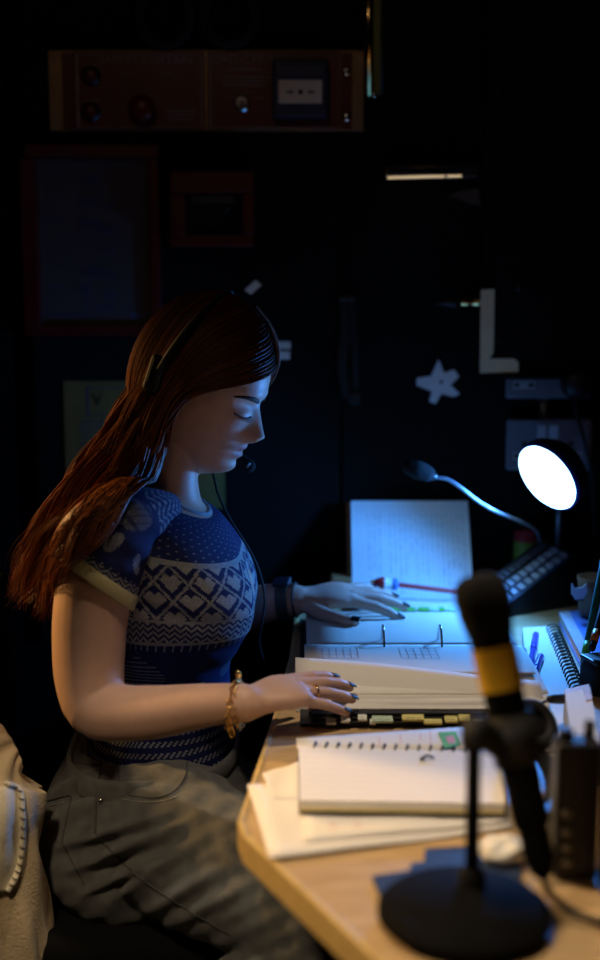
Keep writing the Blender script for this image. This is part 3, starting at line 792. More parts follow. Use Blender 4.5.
for x in (318, 344, 372): 
    a = PZ(x, 745, NZ1+.0015); scribble(mb, a, np.array((1., 0, 0)), np.array((0, 1., 0)), .010, .005, .0006)
mb.build('map_lines', 'ink_pink', sn)
cl = thing('paper_clip', PZ(428, 757, NZ1), 'tiny bent black clip lying on the blank notebook page', 'clip')
add('wire', *sweep([PZ(421, 759.5, NZ1+.002), PZ(427, 755.5, NZ1+.004), PZ(434, 758, NZ1+.002)], .0013, 8, 10), 'print_black', cl, smooth=True)
add('grip', *sweep([PZ(421, 759.5, NZ1+.0015), PZ(424, 757.5, NZ1+.002)], .0018, 8), 'print_black', cl, smooth=True)

# navy card under the microphone base
tag(add('navy_folder', *prism([PZ(x, y, DZ+.004)[:2] for x, y in ((425, 849), (470, 846), (520, 852), (522, 900), (440, 908), (380, 895), (372, 876), (408, 871), (412, 863), (424, 862))], DZ+.0006, DZ+.0045), 'navy_card'), 'dark navy folder with a stepped edge under the microphone stand', 'folder')
# crumpled tissue
V, F = lathe([(.001, 0)]+[(.020*math.sin(t), .011*(1-math.cos(t))) for t in np.linspace(.25, 2.9, 12)]+[(.001, .022)], 24)
V = V + .0035*np.sin(V[:, [1, 2, 0]]*330+1.3)*np.cos(V[:, [2, 0, 1]]*270); V[:, 0] *= 1.25
ps = PZ(503, 852, DZ+.012); V[:, 2] -= V[:, 2].min(); V += np.array((ps[0], ps[1], DZ+.0008))
tag(add('tissue', V, F, 'tissue', smooth=True), 'small crumpled white tissue beside the spiral notebook', 'tissue')

# ------------------------------------------------------------------ handheld microphone on a desk stand
ms = thing('microphone_stand', (.142, 1.0, DZ+.0045), 'black desktop microphone stand with a round base', 'stand')
bc = np.array((.138, .985, DZ+.0046)); Z0 = bc[2]
add('base', *lathe([(.070, 0), (.073, .003), (.073, .008), (.066, .014), (.030, .019), (.012, .022), (.001, .022)], 48, bc), 'mic_black', ms, autosmooth=35)
rodb = np.array((PZ(473, 884, DZ+.028)[0], 1.005, Z0+.018)); rodt = P(474, 742, 1.005)
add('rod', *sweep([rodb, (rodb+rodt)/2, rodt], .0062, 16), 'mic_black', ms, smooth=True)
add('rod_collar', *lathe([(.012, 0), (.012, .014), (.008, .020)], 18, rodb-np.array((0, 0, .002))), 'black_paint', ms, autosmooth=35)
m0, m1 = P(478, 577, 1.055), P(545, 884, 1.0)
ax = (m1-m0)/np.linalg.norm(m1-m0); ML = np.linalg.norm(m1-m0)
clip_c = m0+ax*ML*.53
add('clip', *sweep([clip_c-ax*.022, clip_c+ax*.022], .0205, 20), 'black_rubber', ms, smooth=True)
add('clip_neck', *sweep([rodt-np.array((0, 0, .004)), rodt+np.array((.002, 0, .012)), clip_c+np.array((-.012, -.002, -.008))], [.011, .012, .010], 14, 8), 'black_rubber', ms, smooth=True)
mc = thing('microphone', m1, 'black handheld microphone with a yellow tape band, blurred in front', 'microphone')
def along_mic(prof): return lathe([(r, s) for r, s in prof], 32, m0, ax)
add('grille', *along_mic([(.004, -.003), (.014, -.0015), (.0205, .003), (.0235, .010), (.0245, .020), (.0235, .034), (.0205, .047), (.0195, .052)]), 'black_foam', mc, smooth=True)
add('body', *along_mic([(.0195, .052), (.0185, .060), (.0178, .085), (.0170, .14), (.0162, .19), (.0158, .215), (.0135, .218)]), 'mic_black', mc, smooth=True)
add('tape_band', *along_mic([(.0186, .061), (.0196, .061), (.0190, .098), (.0180, .098)]), 'yellow_tape', mc, autosmooth=35)
add('connector', *along_mic([(.0130, .216), (.0130, .246), (.0115, .249), (.0100, .256), (.0040, .262)]), 'mic_black', mc, autosmooth=35)
ce = m0+ax*.259
add('cable', *sweep([ce, ce+ax*.02+np.array((.006, 0, 0)), np.array((ce[0]+.05, ce[1]-.03, DZ+.006)), np.array((ce[0]+.16, ce[1]-.05, DZ+.006)), np.array((ce[0]+.30, ce[1]-.02, DZ+.006))], .0032, 10, 40), 'black_rubber', mc, smooth=True)

# ------------------------------------------------------------------ blue reading lamp
LC = P(548.5, 476.5, 1.95)
lt = thing('desk_lamp', (P(557, 530, 2.15)[0], 2.15, DZ), 'round desk lamp glowing white-blue on a thin post', 'lamp')
# major axis in the picture plane, tilt gives the foreshortening
LN = np.array((-.746, -.50, -.44)); LN /= np.linalg.norm(LN)
Rl = .0580
add('light_panel', *lathe([(Rl, 0), (Rl*.98, .004), (Rl*.80, .007), (.001, .009)], 56, LC, LN), 'lamp_face', lt, smooth=True)
add('rim', *lathe([(Rl+.0008, -.006), (Rl+.003, -.004), (Rl+.003, .002), (Rl+.0008, .004)], 56, LC, LN), 'lamp_rim', lt, autosmooth=50)
add('housing', *lathe([(Rl+.004, -.005), (Rl+.002, -.018), (Rl*.82, -.036), (Rl*.5, -.050), (Rl*.22, -.056), (.001, -.057)], 48, LC, LN, caps=False), 'lamp_shell', lt, smooth=True)
o = light('desk_lamp_beam', 'SPOT', tuple(LC+LN*.022), tuple(LC+LN+np.array((-.02, .04, .08))), 12.5, (.045, .29, 1.0), spot_size=R(160), spot_blend=0.55, shadow_soft_size=0.022)
knuckle = LC-LN*.052
pt = P(557, 512, 2.15)
add('joint', *capsule([knuckle-np.array((.0, 0, .004)), np.array((pt[0], 2.135, knuckle[2]-.012))], [.010, .009], 14), 'lamp_shell', lt, smooth=True)
add('post', *sweep([np.array((pt[0], 2.135, knuckle[2]-.012)), np.array((pt[0], 2.135, DZ+.014))], .0042, 12), 'steel_neck', lt, smooth=True)
add('base', *lathe([(.028, 0), (.030, .004), (.028, .010), (.010, .016), (.001, .016)], 36, (pt[0]+.012, 2.155, DZ+.0006)), 'lamp_shell', lt, autosmooth=40)

# ------------------------------------------------------------------ intercom console with key rows
A_, B_, C_, D_ = P(503, 607, 1.965), P(574.5, 554, 2.06), P(541, 539, 2.105), P(495, 574, 2.03)
cs = thing('intercom_console', ((A_+C_)/2)*np.array((1, 1, 0))+np.array((0, 0, DZ)), 'dark wedge-shaped desk console with rows of pale keys', 'console')
fnrm = np.cross(B_-A_, D_-A_); fnrm /= np.linalg.norm(fnrm)
if np.dot(fnrm, np.array((0, 0, CAM_Z))-A_) < 0: fnrm = -fnrm
low = [np.array((q[0], q[1], DZ+.0006)) for q in (A_, B_, C_, D_)]
low[1] = low[1]+np.array((.03, 0, 0)); low[2] = low[2]+np.array((.03, 0, 0))
add('body', np.array([A_, B_, C_, D_]+low), [[0, 1, 2, 3], [7, 6, 5, 4], [0, 4, 5, 1], [1, 5, 6, 2], [2, 6, 7, 3], [3, 7, 4, 0]], 'black_plastic', cs)
def on_face(u, v): return A_*(1-u)*(1-v)+B_*u*(1-v)+C_*u*v+D_*(1-u)*v
ex_ = (B_-A_)/np.linalg.norm(B_-A_); MM = np.stack((ex_, np.cross(fnrm, ex_), fnrm), 1)
for r_ in range(3):
    for k in range(9):
        u = .06+k*.105; v = (.15, .44, .76)[r_]
        w = np.linalg.norm(B_-A_)*.07; add('key', *box(on_face(u, v)+fnrm*.0025, (w, .013, .006), MM, .0015), 'key_cap' if (r_ < 2) else 'key_dark', cs)
add('key_strip', *box(on_face(.5, .15)+fnrm*.0004, (np.linalg.norm(B_-A_)*.94, .022, .001), MM), 'call_blue', cs)

# gooseneck microphone on the console
gm = thing('gooseneck_microphone', P(541, 544, 2.095), 'slim gooseneck microphone with a foam tip reaching over the notebook', 'microphone')
add('foam_tip', *capsule([P(410, 467.5, 1.97), P(418, 470, 1.97), P(427, 473.5, 1.97)], [.0125, .0150, .0130], 20, 8), 'black_foam', gm, smooth=True)
add('collar', *sweep([P(430, 475, 1.97), P(436, 477.5, 1.97)], .0062, 14), 'dark_metal', gm, smooth=True)
add('neck', *sweep([P(435, 477.2, 1.97), P(447, 479, 1.97), P(460, 487, 1.97), P(478, 501, 1.975), P(495, 511, 1.98), P(512, 518, 2.01), P(528, 525, 2.04), P(537, 532, 2.07), P(540, 543, 2.095)], .0029, 10, 50), 'steel_neck', gm, smooth=True)

# drink can behind the console
cb_ = P(524, 595, 2.15)
cn = thing('drink_can', (cb_[0], 2.15, DZ), 'small red can with a green label behind the console', 'can')
zt = P(526, 531, 2.15)[2]
add('can_body', *lathe([(.018, 0), (.0205, .004), (.0205, zt-DZ-.006), (.0175, zt-DZ), (.0165, zt-DZ-.003), (.001, zt-DZ-.003)], 28, (cb_[0], 2.15, DZ+.0006)), 'can_red', cn, autosmooth=40)
add('label', *lathe([(.0206, .035), (.0209, .036), (.0209, zt-DZ-.018), (.0206, zt-DZ-.017)], 28, (cb_[0], 2.15, DZ)), 'can_green', cn, autosmooth=40)

# ------------------------------------------------------------------ right-hand clutter
# ring-bound pad
pd = thing('wirebound_pad', PZ(545, 680, DZ), 'wire-bound pad lying open, its page under three blue pens', 'notebook')
Cp = [PZ(x, y, DZ+.010)[:2] for x, y in ((523, 628), (549, 626), (580, 700), (583, 742), (530, 745))]
add('page_block', *prism(Cp, DZ+.0015, DZ+.009), 'paper_edge', pd); add('top_page', *prism(Cp, DZ+.009, DZ+.010), 'paper', pd)
add('back_cover', *prism([c+(c-sum(Cp)/5)*.02 for c in Cp], DZ+.0005, DZ+.0015), 'notebook_dark', pd)
ra, rb = PZ(553, 630, DZ+.010), PZ(582, 700, DZ+.010); e = (rb-ra); L_ = np.linalg.norm(e); e /= L_; pe = np.cross((0, 0, 1), e)
for k in range(22):
    c = ra+e*(L_*k/21); a = np.linspace(0, 2*math.pi, 14, endpoint=False)
    add('wire_ring', *sweep([c+pe*(.010*math.cos(t))+np.array((0, 0, .0085*math.sin(t)+.001)) for t in a], .0012, 6, closed=True), 'print_black', pd, smooth=True)
nt_ = tag(add('sticky_note', *prism([PZ(x, y, DZ+.011)[:2] for x, y in ((528, 676), (545, 677), (534, 702), (523, 701))], DZ+.0102, DZ+.0107), 'paper'), 'small pale note below the three blue pens', 'note')
# blue folder beyond the rings
bf = thing('blue_folder', PZ(580, 640, DZ), 'bright blue folder lying right of the wire-bound pad', 'folder')
Cf = [PZ(x, y, DZ+.020)[:2] for x, y in ((559, 612), (602, 608), (640, 660), (590, 672))]
add('front_board', *prism(Cf, DZ+.017, DZ+.020), 'folder_blue', bf); add('inner_sheets', *prism([c+(sum(Cf)/4-c)*.04 for c in Cf], DZ+.004, DZ+.017), 'paper_edge', bf)
add('back_board', *prism(Cf, DZ+.0008, DZ+.004), 'folder_blue', bf)
add('spine_band', *prism([PZ(x, y, DZ+.022)[:2] for x, y in ((559, 612), (569, 611), (600, 668), (590, 672))], DZ+.0202, DZ+.0215), 'switch_white', bf)
# three pens
def pen(a, b, m, cap, lab):
    A = PZ(*a, DZ+.0145); B = PZ(*b, DZ+.0145); o = thing('pen', (A+B)/2, lab, 'pen', 'blue pens on the pad')
    d = (B-A)/np.linalg.norm(B-A); L = np.linalg.norm(B-A)
    add('barrel', *lathe([(.001, 0), (.0025, .008), (.0042, .018), (.0042, L*.55)], 14, A, d), m, o, smooth=True)
    add('cap', *lathe([(.0046, L*.52), (.0050, L*.54), (.0050, L-.003), (.0035, L)], 14, A, d), cap, o, smooth=True)
    s = np.array((0, 0, 1.)); add('pocket_clip', *box(A+d*L*.78+s*.0058, (L*.34, .0022, .0015), frame(d, s)), cap, o)
pen((530, 668), (536, 634), 'pen_blue', 'pen_violet', 'upper blue pen of the three on the pad')
pen((528, 676), (523, 650), 'pen_blue', 'pen_violet', 'short blue pen lying leftmost of the three')
pen((528, 690), (541, 656), 'pen_violet', 'pen_blue', 'violet-blue pen lowest of the three on the pad')
# white carton block
wb_ = thing('white_carton', PZ(578, 740, DZ), 'white carton with a tan end at the right edge of the picture', 'carton')
Cw = [P(x, y, Yv) for x, y, Yv in ((566, 692, 1.48), (590, 686, 1.52), (596, 742, 1.34), (571, 742, 1.34))]
zt_ = DZ+.05
c0, c1, c2, c3 = [PZ(x, y, zt_)[:2] for x, y in ((565, 693), (590, 688), (600, 742), (572, 742))]
add('carton_body', *prism([c0, c1, c2, c3], DZ+.0105, zt_), 'paper', wb_)
add('tan_end', *prism([c0+(c0-c3)*.12, c1+(c1-c2)*.12, c1, c0], DZ+.0105, zt_-.002), 'block_wood', wb_)
add('tan_strip', *prism([c1*.7+c0*.3, c1, c1*.75+c2*.25, c0*.25+c1*.5+c2*.25], zt_+.0002, zt_+.0012), 'block_wood', wb_)
# brown pot with cat-eared clip and long pens
pp = P(588, 622, 1.90); pot = thing('pen_pot', (pp[0]+.012, 1.90, DZ+.021), 'rumpled brown pen pot at the right edge', 'pot')
pcx = pp[0]+.012; pz0 = DZ+.0225
add('pot_body', *lathe([(.024, 0), (.027, .01), (.029, .045), (.031, .062), (.029, .062), (.026, .012), (.001, .008)], 26, (pcx, 1.90, pz0)), 'pot_brown', pot, smooth=True)
ct = thing('cat_clip', P(577, 596, 1.865), 'small pale clip with two cat ears on the pen pot', 'clip')
add('clip_plate', *wall_prism([(571.5, 583), (575, 588), (582, 587.5), (586, 583.5), (587, 591), (583, 598), (575, 599), (571.5, 594)], 1.870, .004), 'switch_white', ct)
add('clip_jaw', *wall_box(575, 590, 584, 600, 1.8745, .004, .001), 'dark_metal', ct)
def stick(pts, r_, m, lab, tipm=None):
    o = thing('long_pen', pts[0], lab, 'pen'); add('barrel', *capsule(pts, [r_]*len(pts), 12), m, o, smooth=True)
    if tipm:
        d = (pts[-1]-pts[0])/np.linalg.norm(pts[-1]-pts[0]); add('end_band', *sweep([pts[0]+d*.010, pts[0]+d*.030], r_+.0006, 12), tipm, o, smooth=True)
stick([P(584, 662, 1.62), P(604, 560, 1.72)], .0052, 'pen_green', 'long dark green pen leaning in the right edge', 'pen_neon')
stick([P(592, 648, 1.60), P(612, 575, 1.70)], .0050, 'print_black', 'long black pen with an orange band leaning right', 'pen_orange')
# dark pouch those pens stand in
po = thing('pen_pouch', PZ(596, 700, DZ), 'black pouch holding the long leaning pens', 'pouch')
V, F = box(P(594, 672, 1.60)+np.array((.012, 0, -.0165)), (.05, .05, .066), rz(.3), .012, 3); add('pouch_body', V, F, 'black_rubber', po, smooth=True)
add('pouch_flap', *box(P(594, 672, 1.60)+np.array((.012, 0, .018)), (.046, .046, .006), rz(.3), .0025), 'black_plastic', po)

# headphones lying by the pad
hp = thing('headphones', PZ(530, 735, DZ), 'black headphones lying beside the microphone', 'headphones')
hc = P(528, 728, 1.33)
add('ear_cup', *lathe([(.010, -.012), (.026, -.010), (.030, -.002), (.030, .006), (.024, .012), (.004, .013)], 30, hc, (.35, -.7, .6)), 'black_plastic', hp, smooth=True)
a = np.linspace(0, 2*math.pi, 30, endpoint=False); Mx = frame((.8, .5, .1), (.35, -.7, .6))
add('ear_pad', *sweep([hc+Mx @ np.array((.022*math.cos(t), .022*math.sin(t), .012)) for t in a], .0075, 10, closed=True), 'black_rubber', hp, smooth=True)
add('glint_arc', *sweep([hc+Mx @ np.array((.0265*math.cos(t), .0265*math.sin(t), .009)) for t in np.linspace(.2, 1.5, 12)], .0012, 6), 'pen_green', hp, smooth=True)  # greenish glint on the ear cup, made as a coloured arc
add('headband', *sweep([hc+np.array((.0, .01, -.02)), P(548, 760, 1.28)+np.array((0, 0, -.004)), P(556, 790, 1.2)+np.array((0, 0, -.005)), P(545, 815, 1.14)], [(.010, .003)]*4, 10, 30), 'black_plastic', hp, smooth=True)
add('cord', *sweep([P(526, 706, 1.38), P(538, 704, 1.40), P(549, 700, 1.42), P(552, 699, 1.42)], .0016, 8, 16), 'black_rubber', hp, smooth=True)
add('jack_plug', *capsule([P(551, 699, 1.42), P(562, 699, 1.44)], [.0055, .0062], 14), 'black_plastic', hp, smooth=True)

# two-way radio standing near the camera
rc = P(574, 800, 1.06)
rd = thing('two_way_radio', (rc[0], 1.06, DZ), 'black two-way radio standing at the lower right with four grey buttons', 'radio')
zb_, zt2 = DZ+.001, P(574, 745, 1.06)[2]
add('case', *box((rc[0]+.004, 1.075, (zb_+zt2)/2), (.040, .03, zt2-zb_), bevel=.004), 'black_plastic', rd)
for y in (813, 832, 847, 862):
    add('button', *lathe([(.0042, 0), (.0042, .002), (.003, .003), (.0005, .0032)], 14, P(567, y, 1.0592), (0, -1, 0)), 'radio_dot', rd, smooth=True)
add('antenna', *sweep([np.array((rc[0]+.016, 1.08, zt2-.004)), np.array((rc[0]+.018, 1.085, zt2+.014))], .005, 12), 'black_rubber', rd, smooth=True)
add('knob', *lathe([(.007, 0), (.007, .009), (.005, .011)], 16, (rc[0]-.006, 1.075, zt2-.001)), 'black_plastic', rd, autosmooth=35)
# black flight case at the right edge
fc = P(602, 900, 1.02); fcx = fc[0]+.03
fk = thing('equipment_box', (fcx, 1.0, DZ), 'black equipment box cut by the lower right picture edge', 'box')
add('case', *box((fcx+.012, 1.02, DZ+.066), (.075, .08, .13), bevel=.004), 'black_paint', fk)
add('lid', *box((fcx+.012, 1.02, DZ+.136), (.078, .083, .010), bevel=.003), 'black_paint', fk)

# ================================================================== the person
person = thing('person', (-.20, 1.68, 0), 'seated person in a patterned navy short-sleeved top reading the binder', 'person')
TY_ = 1.70
# ------------------------------------------------------------------ head (own frame: x face, y her left, z up)
HC = P(186, 400, 1.715); hp_, hy_ = R(20), R(13)
fy = np.array((math.cos(hy_), -math.sin(hy_), 0)); zz = np.array((0, 0, 1.))
HF = math.cos(hp_)*fy-math.sin(hp_)*zz; HU = math.sin(hp_)*fy+math.cos(hp_)*zz; HL = np.cross(HU, HF)
HM = np.stack((HF, HL, HU), 1)
def h2w(p): return HC+np.asarray(p) @ HM.T
def w2h(p): return (np.asarray(p)-HC) @ HM
def table(pts, sig=.005):
    z = np.linspace(-.10, .145, 500); q = np.array(sorted(pts)); y = np.interp(z, q[:, 0], q[:, 1])
    k = np.exp(-.5*((np.arange(-40, 41)*(z[1]-z[0]))/sig)**2); k /= k.sum()
    y = np.convolve(np.pad(y, 40, mode='edge'), k, 'valid'); return lambda t: np.interp(t, z, y)
XF = table([(-.09, .045), (-.083, .066), (-.076, .082), (-.068, .0895), (-.055, .092), (-.03, .0955), (0, .0955), (.03, .099), (.05, .1015), (.07, .1005), (.09, .092), (.11, .073), (.125, .048), (.136, .0)])
XB = table([(-.09, .03), (-.075, .0), (-.055, -.03), (-.03, -.052), (0, -.070), (.03, -.077), (.06, -.076), (.09, -.066), (.11, -.05), (.125, -.032), (.136, 0)])
HW = table([(-.09, .008), (-.08, .027), (-.068, .040), (-.055, .050), (-.04, .057), (-.02, .064), (0, .069), (.03, .072), (.06, .0715), (.09, .065), (.11, .053), (.125, .036), (.136, .0)])
def G2(y, z, y0, z0, sy, sz): return np.exp(-.5*((y-y0)/sy)**2-.5*((z-z0)/sz)**2)
def feat(y, z):
    ay = np.abs(y); d = .0035*G2(ay, z, .024, .044, .015, .006) - .0095*G2(ay, z, .031, .027, .013, .0085)
    d += .0075*G2(ay, z, .031, .0205, .0105, .0080)
    t = np.clip((.034-z)/.042, 0, 1)                 # nose: grows from the bridge to the tip, then cuts back
    prof = np.where(z > -.0085, .0265*t**1.15, .0265*np.clip((z+.0235)/.015, 0, 1)**.5)
    wid = .0066+.0056*t; d += prof*np.exp(-.5*(y/wid)**2)*(z < .036)
    d += .0075*G2(ay, z, .0125, -.0155, .0048, .0055)
    d += .0068*G2(y, z, 0, -.0305, .017, .0050)+.0062*G2(y, z, 0, -.0435, .0145, .0048)-.0050*np.exp(-.5*(y/.019)**2)*np.exp(-.5*((z+.0372)/.0016)**2)
    d += -.0030*G2(y, z, 0, -.0515, .016, .004)+.0052*G2(y, z, 0, -.0625, .013, .0085)
    d += .0040*G2(ay, z, .047, -.006, .015, .013)-.003*G2(ay, z, .046, -.034, .012, .014)
    return d
def head_pt(th, z, off=0.0):
    xf, xb, w = XF(z), XB(z), HW(z); xc = xb+(xf-xb)*.44
    c, s = np.cos(th), np.sin(th); n = 2.25
    r = (np.abs(c)**n+np.abs(s)**n)**(-1/n)
    x = xc+np.where(c > 0, (xf-xc), (xc-xb))*c*r; y = w*s*r
    x = x+np.where(c > 0, feat(y, z)*np.clip(c*2.2, 0, 1), 0)
    return x, y
nth, nz_ = 260, 230
zs = .0225-.1135*np.cos(np.linspace(0.03, math.pi-.03, nz_)); zs = np.clip(zs, -.0895, .1352)
zs = np.unique(zs); nz_ = len(zs)
th = np.linspace(0, 2*math.pi, nth, endpoint=False); TH, ZZ = np.meshgrid(th, zs)
X_, Y_ = head_pt(TH, ZZ); HV = np.stack((X_, Y_, ZZ), -1).reshape(-1, 3)
def ringfaces(nr, n, flip=False):
    F = []
    for j in range(nr-1):
        for i in range(n):
            i2 = (i+1) % n; f = [j*n+i, j*n+i2, (j+1)*n+i2, (j+1)*n+i]; F.append(f[::-1] if flip else f)
    return F
HFc = ringfaces(nz_, nth)+[list(range(nth))[::-1], [(nz_-1)*nth+i for i in range(nth)]]
body = MB(); body.put(h2w(HV), HFc)
# ears
for s in (-1, 1):
    V, F = lathe([(.001, -.006)]+[(.5*math.sin(t), -.006*math.cos(t)) for t in np.linspace(.2, 2.9, 10)]+[(.001, .006)], 28, (0, 0, 0), (0, 1, 0))
    V = V*np.array((.034, 1, .058)); r = np.sqrt((V[:, 0]/.017)**2+(V[:, 2]/.029)**2)
    V[:, 1] += s*(.006*np.clip(r-.5, 0, 1)**1.5*2 - .002); V[:, 0] += V[:, 2]*-.2
    V += np.array((-.006, s*.073, .002)); body.put(h2w(V), F)

# ------------------------------------------------------------------ torso rings (front, back, half width), shared by body and top
RINGS = [((209, 513), (141, 477), .066), ((221, 520), (129, 484), .110), ((231, 533), (113, 497), .150), ((243, 550), (101, 518), .168),
         ((254, 572), (95, 545), .170), ((259, 594), (94, 575), .167), ((255.5, 616), (97, 605), .160), ((242, 640), (102, 632), .150),
         ((231, 660), (105, 655), .142), ((230, 690), (103, 685), .142), ((234, 718), (96, 715), .150), ((239, 746), (88, 746), .160)]
NECK = [((206, 458), (150, 422), .046), ((202, 476), (150, 440), .048), ((203, 492), (148, 458), .052), ((208, 509), (143, 474), .064)]
def ring_arr(R_): return np.array([np.concatenate((P(*f, TY_), P(*b, TY_), (w,))) for f, b, w in R_])
def ring_pts(A, th, inset=0.0, bust=True, rr=None):
    """A rows: front xyz, back xyz, half width"""
    F_, B_, w = A[:, None, 0:3], A[:, None, 3:6], A[:, None, 6:7]
    d = B_-F_; L = np.linalg.norm(d, axis=2, keepdims=True); u = d/L
    F2, B2 = F_+u*inset, B_-u*inset; w = w-inset
    ce = B2+(F2-B2)*.40; c, s = np.cos(th)[None, :, None], np.sin(th)[None, :, None]; n = 2.35
    r = (np.abs(c)**n+np.abs(s)**n)**(-1/n)
    p = ce+np.where(c > 0, (F2-ce), (ce-B2))*c*r
    p = p+np.array((0, 1., 0))*(w*s*r)
    if bust and rr is not None:
        g = np.exp(-.5*((rr-4.9)/1.2)**2)[:, None, None]; dip = np.exp(-.5*(s/.22)**2)*(c > 0)
        p = p-np.array((1., 0, 0))*(.010*g*dip)
        q = np.exp(-.5*((np.abs(s)-.55)/.22)**2)*(c > 0); p = p+np.array((1., 0, 0))*(.006*g*q)
    return p
tb = catmull(ring_arr(NECK+RINGS[1:]), 60); tht = np.linspace(0, 2*math.pi, 64, endpoint=False)
BV = ring_pts(tb, tht, .007).reshape(-1, 3)
body.put(BV, ringfaces(60, 64, True)+[list(range(64)), [59*64+i for i in range(64)][::-1]])

# ------------------------------------------------------------------ arms
def arm(lst, n=26, res=44):
    pts = [P(x, y, Y) for x, y, Y, r in lst]; rr = [pxr(r, Y) for x, y, Y, r in lst]
    return sweep(pts, rr, n, res)
NEAR = [(150, 520, 1.61, 16), (128, 530, 1.562, 26), (108, 552, 1.542, 34), (97, 578, 1.53, 37), (91, 610, 1.52, 37.5), (89, 650, 1.505, 36.5), (90, 682, 1.49, 34.5), (98, 707, 1.475, 31.5),
        (125, 713, 1.458, 28.5), (160, 711.5, 1.44, 26.5), (200, 706, 1.42, 22.5), (228, 703.5, 1.408, 20.3), (246, 703, 1.40, 19.5), (258, 702, 1.40, 14)]
FARA = [(165, 515, 1.83, 34), (172, 545, 1.855, 33), (178, 585, 1.885, 32), (186, 612, 1.91, 29), (206, 618, 1.91, 27), (240, 610, 1.895, 23), (276, 601, 1.872, 17.5), (297, 600, 1.865, 15.5), (308, 600, 1.865, 11)]
body.put(*arm(NEAR)); body.put(*arm(FARA))

# ------------------------------------------------------------------ hands (frame: x fingers, y thumb side, z back of hand)
NAILS = []
def hand(wrist, fdir, up, thumb_y, sc, fingers, thumb, wr):
    f = np.array(fdir, float); f /= np.linalg.norm(f); u = np.array(up, float); u -= f*np.dot(u, f); u /= np.linalg.norm(u)
    l = np.cross(u, f); l = l*(1 if np.dot(l, (0, 1, 0))*thumb_y > 0 else -1)
    M = np.stack((f, l, u), 1)
    def T(p): return wrist+(np.asarray(p)*sc) @ M.T
    # palm: flattened sections from the wrist to the knuckles
    sec = [(-.012, 0, 0, wr[0], wr[1]), (.006, .000, .0, wr[0]*1.02, wr[1]*.97), (.025, .001, .001, .030, .0155), (.050, .001, .003, .0375, .0145), (.072, .0, .003, .0385, .0125), (.086, -.001, .001, .0355, .0095)]
    V = []; n = 28; a = np.linspace(0, 2*math.pi, n, endpoint=False); sec = catmull(np.array(sec), 16)
    for x, y, z, ry, rz_ in sec:
        c, s = np.cos(a), np.sin(a); r = (np.abs(c)**2.6+np.abs(s)**2.6)**(-1/2.6)
        V.append(np.stack((np.full(n, x), y+ry*c*r, z+rz_*s*r), 1))
    W = T(np.concatenate(V)); fl = ringfaces(16, n, True)
    body.put(W, fl+[list(range(n)), [15*n+i for i in range(n)][::-1]])
    roots = [(.082, .0265, .001), (.087, .0085, .002), (.082, -.0105, .001), (.073, -.0275, -.001)]
    lens = [(.040, .024, .019), (.044, .027, .020), (.041, .025, .019), (.032, .019, .017)]
    rad = [(.0096, .0088, .0080, .0066), (.0098, .0090, .0081, .0067), (.0093, .0085, .0077, .0064), (.0083, .0075, .0068, .0056)]
    for k, (spread, b1, b2, b3) in enumerate(fingers):
        p = np.array(roots[k]); yaw = R(spread); pit = R(b1)
        pts = [p-np.array((.022, 0, .0)), p]; rr = [rad[k][0]*1.05, rad[k][0]*1.12]
        for j in range(3):
            d = np.array((math.cos(pit)*math.cos(yaw), math.cos(pit)*math.sin(yaw), -math.sin(pit)))
            q = p+d*lens[k][j]; pts += [p+d*lens[k][j]*.5, q]
            rr += [rad[k][j]*.97, rad[k][j+1]*1.06]; p0 = p; p = q
            if j < 2: pit += R((b2, b3)[j])
        nup = np.array((math.sin(pit)*math.cos(yaw), math.sin(pit)*math.sin(yaw), math.cos(pit)))
        body.put(*capsule([T(q) for q in pts], np.array(rr)*sc, 14))
        NAILS.append((T(p-d*.003+nup*rad[k][3]*.66), (d @ M.T), (nup @ M.T), rad[k][3]*sc))
    pts = [np.array(q) for q in thumb]
    body.put(*capsule([T(q) for q in pts], np.array([.0125, .0125, .0105, .0098, .0090, .0072])*sc, 14))
    d = pts[-1]-pts[-2]; d /= np.linalg.norm(d); nup = np.array((-.1, .25, 1.)); nup -= d*np.dot(nup, d); nup /= np.linalg.norm(nup)
    NAILS.append((T(pts[-1]-d*.001+nup*.0060), d @ M.T, nup @ M.T, .0072*sc))
    return T, M
WN, WFar = P(246, 703, 1.40), P(299, 600, 1.865)
tipN = P(352, 692, 1.474)
TN, MN = hand(WN, (tipN-WN)+np.array((0, 0, .020)), (0.05, -.16, 1), 1, .865,
     [(5, 6, 8, 12), (0, 9, 9, 12), (-5, 13, 9, 8), (-16, 17, 7, 4)],
     [(.010, .016, -.006), (.030, .030, -.012), (.052, .043, -.020), (.066, .047, -.024), (.080, .049, -.028), (.094, .050, -.030)], (.0235, .0215))
tipF = P(405, 611, 1.888)
TF, MF = hand(WFar, (tipF-WFar)+np.array((0, 0, .034)), (.1, -.15, 1), -1, .95,
     [(13, 15, 10, 8), (0, 12, 10, 8), (-9, 9, 10, 9), (-24, 6, 8, 9)],
     [(.008, .014, -.004), (.022, .032, -.006), (.038, .050, -.008), (.051, .062, -.009), (.064, .073, -.010), (.077, .082, -.010)], (.0225, .0200))

